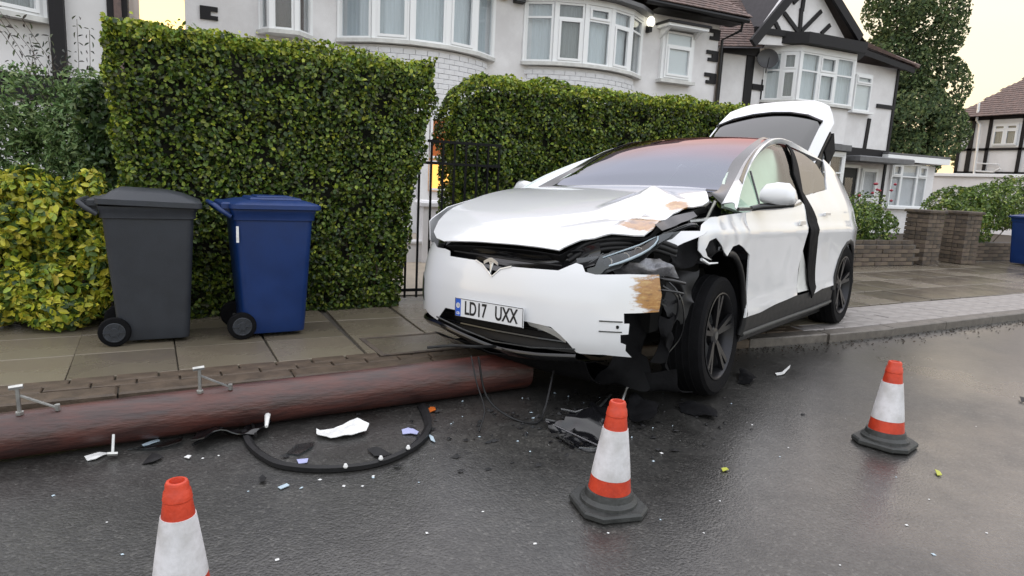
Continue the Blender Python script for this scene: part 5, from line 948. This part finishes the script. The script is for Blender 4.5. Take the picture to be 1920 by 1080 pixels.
# roof pillars
we = D['wsedge']; wt_ = [(1.17, .80, 1.115)] + [T_(p[0], p[1]) for p in we[1:-1]] + [T_(-.2, .60), T_(-.6, .60), T_(-1.0, .595), T_(-1.4, .58)]
dw = D['door_window']
bo_ = [S_(1.30, 1.09)] + [S_(*p) for p in dw[:4]] + [S_(-.25, 1.62), S_(-.62, 1.64), S_(-.95, 1.60), S_(-1.38, 1.56)]
def rs_(c, n=9): return cr(c, n)
A1, B1 = rs_(wt_, 12), rs_(bo_, 12)
mid = [(a_ + b_) / 2 + Vector((0, .030, .022)) for a_, b_ in zip(A1, B1)]
panel('left_roof_rail', loft([A1, mid, B1], 48, 8), 'paint', .006)
fl = lambda c: [Vector((p.x, -p.y, p.z)) for p in c]
panel('right_roof_rail', loft([fl(A1), fl([(a_ + b_) / 2 + Vector((0, .004, -.022)) for a_, b_ in zip(A1, B1)]), fl(B1)], 48, 8), 'paint', .006)
def edge_y(x): return float(np.interp(x, [p.x for p in A1[::-1]], [p.y for p in A1[::-1]]))
gv, rows = [], []
xs = list(np.linspace(1.06, -1.40, 60))
mbw = MB(); ny = 25
for x in xs:
    e = edge_y(x) + .004
    for j in range(ny): y = e * (-1 + 2 * j / (ny - 1)); p = T_(x, y); gv.append((p[0], p[1], p[2] - .006))
def gpart(i0, i1, j0, j1): return [(i*ny + j, i*ny + j + 1, (i+1)*ny + j + 1, (i+1)*ny + j) for i in range(i0, i1) for j in range(j0, j1)]
ws = MB().add(gv, gpart(0, 36, 0, ny - 1)); panel('windscreen', ws, 'windscreen', 0); rfp = MB().add(gv, gpart(36, 59, 0, ny - 1)); panel('glass_roof', rfp, 'roof_glass', 0)
for s in (1, -1):
    c1 = [(p.x, s * (p.y + .002), p.z - .002) for p in A1[:9]]; c2 = [(p.x, s * (p.y - .085 * min(1, max(.3, (p.x + .6) / 1.2))), T_(p.x, p.y - .08)[2] - .001) for p in A1[:9]]
    panel('windscreen_edge', loft([c1, c2], 30, 3), 'black_gloss', .002)
panel('scuttle', loft([[(1.16, y, T_(1.16, y)[2] - .03) for y in (-.8, -.4, 0, .4, .72)], [(.98, y, T_(.98, y)[2] - .004) for y in (-.8, -.4, 0, .4, .72)]], 20, 4), 'black_plastic', .004)
MB().bev(.35, 1.0, -.66, .66, .82, 1.05, .06).build('dashboard', 'seat', car)
for s in (1, -1):
    sm_ = MB().bev(-.75, -.15, s * .38 - .25, s * .38 + .25, .45, .72, .05); o = sm_.build('seat', 'seat', car)
    c = MB(); c.add([(-.62, s*.38 - .24, .7), (-.48, s*.38 - .24, .7), (-.62, s*.38 + .24, .7), (-.48, s*.38 + .24, .7), (-.92, s*.38 - .20, 1.32), (-.84, s*.38 - .20, 1.34), (-.92, s*.38 + .20, 1.32), (-.84, s*.38 + .20, 1.34), (-.94, s*.38 - .1, 1.48), (-.88, s*.38 - .1, 1.48), (-.94, s*.38 + .1, 1.48), (-.88, s*.38 + .1, 1.48)],
                   [(0, 1, 3, 2), (0, 4, 5, 1), (2, 3, 7, 6), (0, 2, 6, 4), (1, 5, 7, 3), (4, 8, 9, 5), (6, 7, 11, 10), (8, 10, 11, 9), (4, 6, 10, 8), (5, 9, 11, 7)]); c.build('seat_back', 'seat', o)
    panel('curtain_airbag', loft([[(1.12, s * .80, 1.10), (.5, s * .83, 1.04), (-.2, s * .84, 1.04), (-1.0, s * .82, 1.05)], [(.95, s * .72, 1.22), (.45, s * .70, 1.25), (-.2, s * .72, 1.25), (-1.0, s * .70, 1.28)], [(.75, s * .66, 1.33), (.35, s * .62, 1.46), (-.2, s * .58, 1.58), (-1.0, s * .56, 1.56)]], 40, 12, crump(.012, 6)), 'airbag', .02, ref=(0, 0, 1.2))
# mirror
def mirror(s):
    m = MB(); prof = []
    sec = [(.0, .060), (.03, .085), (.12, .098), (.20, .092), (.245, .06), (.255, .02)]
    vs = []; k = 14
    for (u, h) in sec:
        for q in range(k):
            a_ = 2 * math.pi * q / k; zz = math.sin(a_); xx = math.cos(a_)
            zz = zz * h if zz > 0 else zz * h * .55
            vs.append((.88 + xx * (.055 if xx > 0 else .04) * (1.2 - abs(u - .12) * 1.2) - u * .12, s * (.955 + u * .8), 1.17 + zz - (.01 if u > .2 else 0)))
    m.add(vs, [(i*k + q, i*k + (q+1) % k, (i+1)*k + (q+1) % k, (i+1)*k + q) for i in range(len(sec) - 1) for q in range(k)] + [tuple(range(k))[::-1], tuple((len(sec)-1)*k + q for q in range(k))])
    o = m.build('wing_mirror', 'paint', car, smooth=60); fix_normals(o.data, (.86, s * 1.05, 1.17)); o.data.polygons.foreach_set('use_smooth', [True] * len(o.data.polygons))
    MB().tube([(1.0, s * .93, 1.09), (.93, s * .97, 1.105), (.86, s * 1.06, 1.115), (.81, s * 1.14, 1.12)], [.018, .022, .020, .010], 8).build('mirror_stalk', 'black_gloss', o, smooth=60)
mirror(1); mirror(-1)
# door handles, vents
MB().bev(-.30 + .22, -.30 + .36, .962, .974, .985, 1.015, .003).build('door_handle', 'chrome', car); MB().bev(-.80, -.64, .955, .967, 1.06, 1.085, .003).build('door_handle', 'chrome', car)
panel('side_vent', fill(lambda a, b: (B_(a, b)[0] + .004, B_(a, b)[1] - .004, b), [(-.80, .60), (-.76, .46), (-.70, .42), (-.73, .56)], .03), 'black_gloss', .004)
for z_ in (.475, .42): MB().tube([tuple(Vector(B_(s, z_)) + Vector((.004, 0, 0))) for s in (.68, .74, .80)], .004, 5).build('bumper_slit', 'lamp_grey', car)
MB().lathe([(.009, 0), (.009, .006), (.001, .006)], 10, 'x', tuple(Vector(B_(.775, .447)) + Vector((.002, 0, 0)))).build('fixing_hole', 'void', car)
# tailgate
hg = Vector((-1.35, 0, 1.62)); tl = D['tail']; tn = Vector((.63, 0, 1)).normalized()
def tg(u, v, lift=0.):   # u along the gate from the hinge, v across
    bow = .05 * (1 - (v / .7) ** 2) + .03 * math.sin(min(1, u / 1.2) * math.pi)
    e_ = max(0., abs(v) - .54); v = math.copysign(abs(v) - e_ * .45, v); bow -= e_ * 1.15
    d = Vector((-1, 0, .63)).normalized(); return tuple(hg + d * u + Vector((0, v, 0)) + tn * (bow + lift) + Vector((-.10, 0, -.10)) * max(0, u - 1.12) ** 1.2 * 4)
def tgw(u): return .67 - .04 * min(1, u / 1.2)
def tgu(t, fr): return t * (1.23 - .40 * abs(fr) ** 2.2)
def tgrid(u0, u1, v0, v1, nu=18, nv=22, lift=0.):
    vs = []
    for i in range(nu + 1):
        for j in range(nv + 1): f_ = v0 + (v1 - v0) * j / nv; u_ = tgu(u0 + (u1 - u0) * i / nu, f_); vs.append(tg(u_, f_ * tgw(u_), lift))
    return MB().add(vs, [(i*(nv+1) + j, i*(nv+1) + j + 1, (i+1)*(nv+1) + j + 1, (i+1)*(nv+1) + j) for i in range(nu) for j in range(nv)])
tgo = panel('tailgate', tgrid(.66, 1.0, -1, 1), 'paint', .03, ref=(-1.2, 0, 0)); 
panel('tailgate_side', tgrid(0, .66, .86, 1, 18, 4), 'paint', .03, ref=(-1.2, 0, 0), parent=tgo); panel('tailgate_side', tgrid(0, .66, -1, -.86, 18, 4), 'paint', .03, ref=(-1.2, 0, 0), parent=tgo)
panel('rear_screen', tgrid(.02, .66, -.86, .86, 18, 20, -.012), 'dark_glass', .004, ref=(-1.2, 0, 0), parent=tgo)
MB().tube([tg(tgu(.655, v), v * .64, .004) for v in (-.86, -.6, -.3, 0, .3, .6, .86)], .012, 6).build('screen_edge', 'black_gloss', tgo)
panel('tailgate_inner', loft([[tuple(Vector(tg(u, s_ * tgw(u), -.03))) for u in (.1, .4, .7)] for s_ in (1,)] + [[tuple(Vector(tg(u, tgw(u) * .95, -.03)) + Vector((-.10, .0, -.16 - .1 * u))) for u in (.1, .4, .7)]], 12, 5), 'black_plastic', .02, parent=tgo)
panel('tail_lamp', loft([[tuple(Vector(tg(u, tgw(u) + .02, -.05)) ) for u in (.40, .58, .76)], [tuple(Vector(tg(u, tgw(u) + .03, -.05)) + Vector((-.09, .0, -.16))) for u in (.45, .60, .74)]], 12, 6), 'liner', .03, parent=tgo)
for s in (1, -1): MB().tube([(-1.75, s * .62, 1.36), tg(.55, s * .60, -.04)], .012, 6).build('gas_strut', 'black_gloss', car)
# tail
panel('rear_bumper', loft([[(-2.28, y, .46) for y in (-.80, -.5, 0, .5, .80)], [(-2.46 + .12 * (y / .8) ** 4, y, .6) for y in (-.84, -.5, 0, .5, .84)], [(-2.48 + .12 * (y / .8) ** 4, y, .85) for y in (-.80, -.5, 0, .5, .80)], [(-2.40, y, 1.0) for y in (-.76, -.5, 0, .5, .76)]], 24, 12), 'paint', .01)
panel('rear_valance', loft([[(-2.28, y, .46) for y in (-.85, 0, .85)], [(-2.2, y, .25) for y in (-.85, 0, .85)]], 12, 5), 'black_plastic', .01)
# wheels
def wheel(cx, cy, cz, s, toe=0., camber=0., **k):
    t = MB().lathe([(.262, -.115), (.30, -.128), (.345, -.13), (.365, -.115), (.372, -.07), (.374, 0), (.372, .07), (.365, .115), (.345, .13), (.30, .128), (.262, .115)], 56, 'y', caps=False)
    for y in (-.06, -.02, .02, .06): t.lathe([(.3745, y - .006), (.377, y - .004), (.377, y + .004), (.3745, y + .006)], 56, 'y', caps=False)
    w = t.build('wheel', 'rubber', car, smooth=30, **k); w.location = (cx, cy, cz); w.rotation_euler = (camber, 0, toe); w.scale = (1.0,) * 3
    r = MB().lathe([(.262, .116 * s), (.270, .124 * s), (.262, .126 * s), (.248, .108 * s), (.235, .03 * s), (.235, -.08 * s)], 48, 'y', caps=False)
    for q in range(5):
        for d_ in (-.13, .13):
            a_ = 2 * math.pi * q / 5 + .35; r.bar((.05 * math.cos(a_), .085 * s, .05 * math.sin(a_)), (.252 * math.cos(a_ + d_), .108 * s, .252 * math.sin(a_ + d_)), .030, .022, up=(0, 1, 0))
    r.lathe([(.001, .10 * s), (.035, .10 * s), (.065, .088 * s), (.07, .06 * s)], 20, 'y'); r.build('rim', 'rim_grey', w, smooth=35)
    MB().lathe([(.001, .02 * s), (.17, .02 * s), (.17, 0)], 28, 'y').build('brake_disc', 'lamp_grey', w)
    MB().lathe([(.001, .102 * s), (.028, .102 * s), (.028, .098 * s)], 16, 'y').build('hub_cap', 'lamp_grey', w)
wheel(1.385, .815, .300, 1, R(4), R(2)); wheel(-1.46, .845, .415, 1); wheel(1.48, -.845, .425, -1, R(3)); wheel(-1.46, -.845, .44, -1)
# ------------------------------------------------------------------ debris on the road
def flat(name, key, m, h, label, cat, curl=.0, step=.03, z0=.004, t=.003, cr_=0., group=None):
    P = D[key]; cx = sum(p[0] for p in P) / len(P); cy = sum(p[1] for p in P) / len(P); L = max(abs(p[0] - cx) for p in P) + 1e-3
    f = lambda a, b: (a, b, z0 + h * (.5 + .5 * math.sin(a * 9 / max(L, .03) * .3 + 1)) + curl * ((a / L) ** 2))
    o = fill(f, [(p[0] - cx, p[1] - cy) for p in P], step, crump(cr_, 14, len(label)) if cr_ else None).build(name, m, smooth=50); o.location = (cx, cy, 0)
    fix_normals(o.data, (0, 0, -1)); zz = min(v.co.z for v in o.data.vertices); o.location.z = max(0, .0015 - zz) + t
    solid(o, t); return tag(o, label, cat, group)
def arc_strip(name, ko, ki, m, h, **k):
    po, pi_ = [Vector((*p, .006)) for p in D[ko]], [Vector((*p, .006)) for p in D[ki]]; n_ = 60; A_, C_ = cr(po, n_), cr(pi_, n_); C_ = [p.lerp(q, .68) for p, q in zip(A_, C_)]; c = sum(A_, Vector()) / n_; mb = MB(); vs = []
    for p, q in zip(A_, C_):
        p2 = p + (p - q) * .0; vs += [p - c, p - c + Vector((0, 0, h)), (p + q) / 2 - c + Vector((0, 0, h * 1.25)), q - c + Vector((0, 0, h * .45)), q - c]
    mb.add([v + Vector((0, 0, c.z)) for v in vs], [(i*5 + j, i*5 + j + 1, (i+1)*5 + j + 1, (i+1)*5 + j) for i in range(n_ - 1) for j in range(4)] + [(0, 1, 2, 3, 4), tuple((n_-1)*5 + j for j in range(5))])
    o = mb.build(name, m, smooth=35, **k); o.location = (c.x, c.y, 0); return o, c
rg_, c_ = arc_strip('wheel_arch_trim', 'ring_o', 'ring_i', 'black_plastic', .019, label='black curved wheel arch trim lying in the road by the pole', cat='car trim')
for p in D['clips']: MB().lathe([(.008, 0), (.011, .006), (.006, .018), (.001, .02)], 8, c=(p[0] - c_.x, p[1] - c_.y, .03)).build('clip', 'plastic_white', rg_)
flat('bumper_fragment', 'whitepiece', 'plastic_white', .018, 'jagged white plastic bumper fragment inside the curved black trim', 'debris', .02, .02, cr_=.012)
flat('plastic_sheet', 'bluesheet', 'clear_plastic', .006, 'clear bluish plastic sheet lying inside the curved black trim', 'debris')
flat('lilac_shard', 'lilac1', 'lilac', .002, 'small lilac shard just below the clear bluish sheet', 'debris'); flat('pointed_shard', 'blade', 'black_plastic', .012, 'pointed black plastic blade inside the trim near its right end', 'debris', cr_=.006)
flat('lilac_shard', 'lilac2', 'lilac', .006, 'lilac white shard touching the right end of the black trim', 'debris'); flat('lilac_shard', 'blue3', 'ice', .003, 'tiny pale blue shard just outside the right end of the trim', 'debris')
flat('blue_shard', 'lilac4', 'ice', .003, 'pale blue shard lying on the road below the curved trim', 'debris'); flat('black_lump', 'blk5', 'black_plastic', .010, 'small black lump on the road left of the pale blue shard', 'debris')
flat('white_shard', 'white6', 'plastic_white', .006, 'long white shard on the road under the left part of the pole', 'debris', cr_=.004); flat('black_shard', 'blk7', 'black_plastic', .008, 'black angular shard on the road right of the long white shard', 'debris', cr_=.006)
flat('white_chip', 'white8', 'plastic_white', .004, 'small white chip between the black shard and the trim', 'debris'); flat('chrome_sliver', 'lens9', 'ice', .004, 'thin bright sliver lying against the shaded side of the pole', 'debris')
flat('lens_fragment', 'clear10', 'clear_plastic', .012, 'crumpled clear lens fragment in front of the fallen pole', 'debris', cr_=.008); flat('orange_lens', 'orange', 'amber', .012, 'small orange lens chip near the right end of the trim', 'debris')
flat('white_strip', 'curl', 'plastic_white', .012, 'curved white strip on the road right of the front wheel', 'debris'); flat('white_shard', 'white11', 'plastic_white', .012, 'larger white shard among the black wreckage behind the middle cone', 'debris')
flat('white_shard', 'white12', 'plastic_white', .010, 'narrow white shard among the black wreckage just right of the cone top', 'debris')
flat('black_wreckage', 'blk13', 'liner', .05, 'crumpled black wreckage on the road right of the middle cone', 'debris', cr_=.03); flat('black_wreckage', 'blk14', 'liner', .03, 'flat black plastic wreckage in front of the left front wheel', 'debris', cr_=.02)
flat('black_wreckage', 'blk15', 'liner', .03, 'small black plastic piece beside the front tyre on the road', 'debris', cr_=.02); flat('black_scrap', 'blk16', 'black_plastic', .02, 'black scrap lying on the road at the right edge', 'debris')
flat('fallen_leaf', 'leafa', 'leaf_yellow', .006, 'yellow green fallen leaf on the open road below the right cone', 'leaf', step=.01); flat('fallen_leaf', 'leafb', 'leaf_yellow', .004, 'small dull fallen leaf between the middle and right cones', 'leaf', step=.01)
for i, p in enumerate(D['chips']):
    o = MB().add([(-.008, -.004, 0), (.006, -.006, 0), (.009, .005, 0), (-.004, .007, 0), (0, 0, .004)], [(0, 1, 4), (1, 2, 4), (2, 3, 4), (3, 0, 4), (3, 2, 1, 0)]).build('paint_chip', random.choice(['plastic_white', 'plastic_white', 'ice']), label='small pale chip of debris scattered on the road', cat='debris', group='pale chips scattered on the road'); o.location = (p[0], p[1], .002); o.rotation_euler = (0, 0, i * 1.3); o.scale = (rng.uniform(.5, 1.1),) * 3
for nm_, mt_, cnt_ in (('black_plastic_crumbs', 'black_plastic', 170), ('broken_lens_crumbs', 'ice', 30)):
    cb = MB()
    for _ in range(cnt_):
        x, y = rng.normal(1.75, .6), rng.normal(3.0, .26)
        if y > 3.5 or x < .2: continue
        s_ = rng.uniform(.003, .011) if mt_ == 'ice' else rng.uniform(.005, .024); a_ = rng.uniform(0, 6.3); ps = [(x + s_ * rng.uniform(.4, 1.5) * math.cos(a_ + q), y + s_ * rng.uniform(.3, 1.1) * math.sin(a_ + q), .0015 + rng.uniform(0, .5) * s_) for q in (0, 1.4, 2.9, 4.5)]
        cb.add(ps + [(x, y, .003 + s_ * rng.uniform(.3, .8))], [(0, 1, 4), (1, 2, 4), (2, 3, 4), (3, 0, 4), (3, 2, 1, 0)])
    cb.build(nm_, mt_, kind='stuff')
# headlamp casing by the middle cone
hc = empty('headlamp_casing', (D['shell'][0][0] + .15, D['shell'][0][1], 0), label='torn glossy headlamp casing lying behind the middle cone', cat='car part'); loc = Vector(hc.location)
sh = [Vector((p[0], p[1], 0)) for p in D['shell']]; cc = sum(sh, Vector()) / len(sh)
f = lambda a, b: (a, b, .012 + .09 * max(0, 1 - ((a - cc.x + loc.x) ** 2 + (b - cc.y + loc.y) ** 2) / .045))
o = fill(f, [(p.x - loc.x, p.y - loc.y) for p in sh], .018, crump(.034, 11, 2)).build('casing_shell', 'black_gloss', hc, smooth=50); solid(o, .004)
MB().tube([Vector((p.x * .7 + cc.x * .3, p.y * .7 + cc.y * .3, .09)) - loc for p in sh[:4]], .006, 6).build('casing_rib', 'lamp_lens', hc, smooth=60)
MB().tube([p - loc + Vector((0, 0, .022)) for p in sh[:1] + sh[-3:]], .006, 6).build('casing_rim', 'lamp_lens', hc); MB().tube([p - loc + Vector((0, 0, .03)) for p in sh[:5]], .007, 6).build('casing_rim', 'lamp_grey', hc)
MB().tube([Vector((p[0], p[1], .05 + .012 * i)) - loc for i, p in enumerate(D['strap'][:4])], .006, 6).lathe([(.008, 0), (.013, 0), (.013, .005), (.008, .005)], 10, c=tuple(Vector((*D['strap'][3], .10)) - loc)).build('bracket', 'plastic_white', hc)
# black lamp unit at the left end of the trim
lu = empty('lamp_unit', (*D['mirr'][0], 0), label='broken black lamp unit with white tip between pole and trim', cat='car part'); loc = Vector(lu.location)
o = fill(lambda a, b: (a, b, .02 + .04 * (.5 + .5 * math.sin(a * 22))), [(p[0] - loc.x, p[1] - loc.y) for p in D['mirr']], .02, crump(.03, 12, 4)).build('lamp_shell', 'black_gloss', lu, smooth=50); solid(o, .005)
m_ = D['mirr']; MB().tube([Vector((*m_[5], .05)) - loc, Vector((*m_[6], .09)) - loc, Vector((*m_[7], .05)) - loc], [.014, .018, .008], 7).build('white_tip', 'plastic_white', lu, smooth=60)
MB().tube([Vector((*m_[0], .02)) - loc, Vector((*m_[2], .035)) - loc, Vector((*m_[4], .03)) - loc, Vector((*m_[8], .03)) - loc], .008, 6).build('lamp_bracket', 'black_plastic', lu, smooth=60)
# cables hanging from the bumper
def cable(pts, r_, label): 
    o = MB().tube([Vector(p) - Vector(pts[0]) for p in cr(pts, 30)], r_, 6).build('cable', 'black_plastic', smooth=60); o.location = pts[0]; return tag(o, label, 'cable')

cable([(1.11, 3.47, .33), (1.25, 3.44, .34), (1.34, 3.36, .35), (1.50, 3.40, .33)], .009, 'black cable lying across the pole top beside the bumper')
cable([(1.29, 3.25, .33), (1.30, 3.18, .20), (1.31, 3.08, .08), (1.24, 2.97, .008)], .004, 'thin grey black wire hanging straight down from the bumper to the road')
cable([(1.32, 3.22, .33), (1.36, 3.18, .12), (1.46, 3.10, .02), (1.57, 2.99, .008), (1.66, 3.06, .05), (1.78, 3.2, .22)], .006, 'looping black cable under the bumper touching the road')
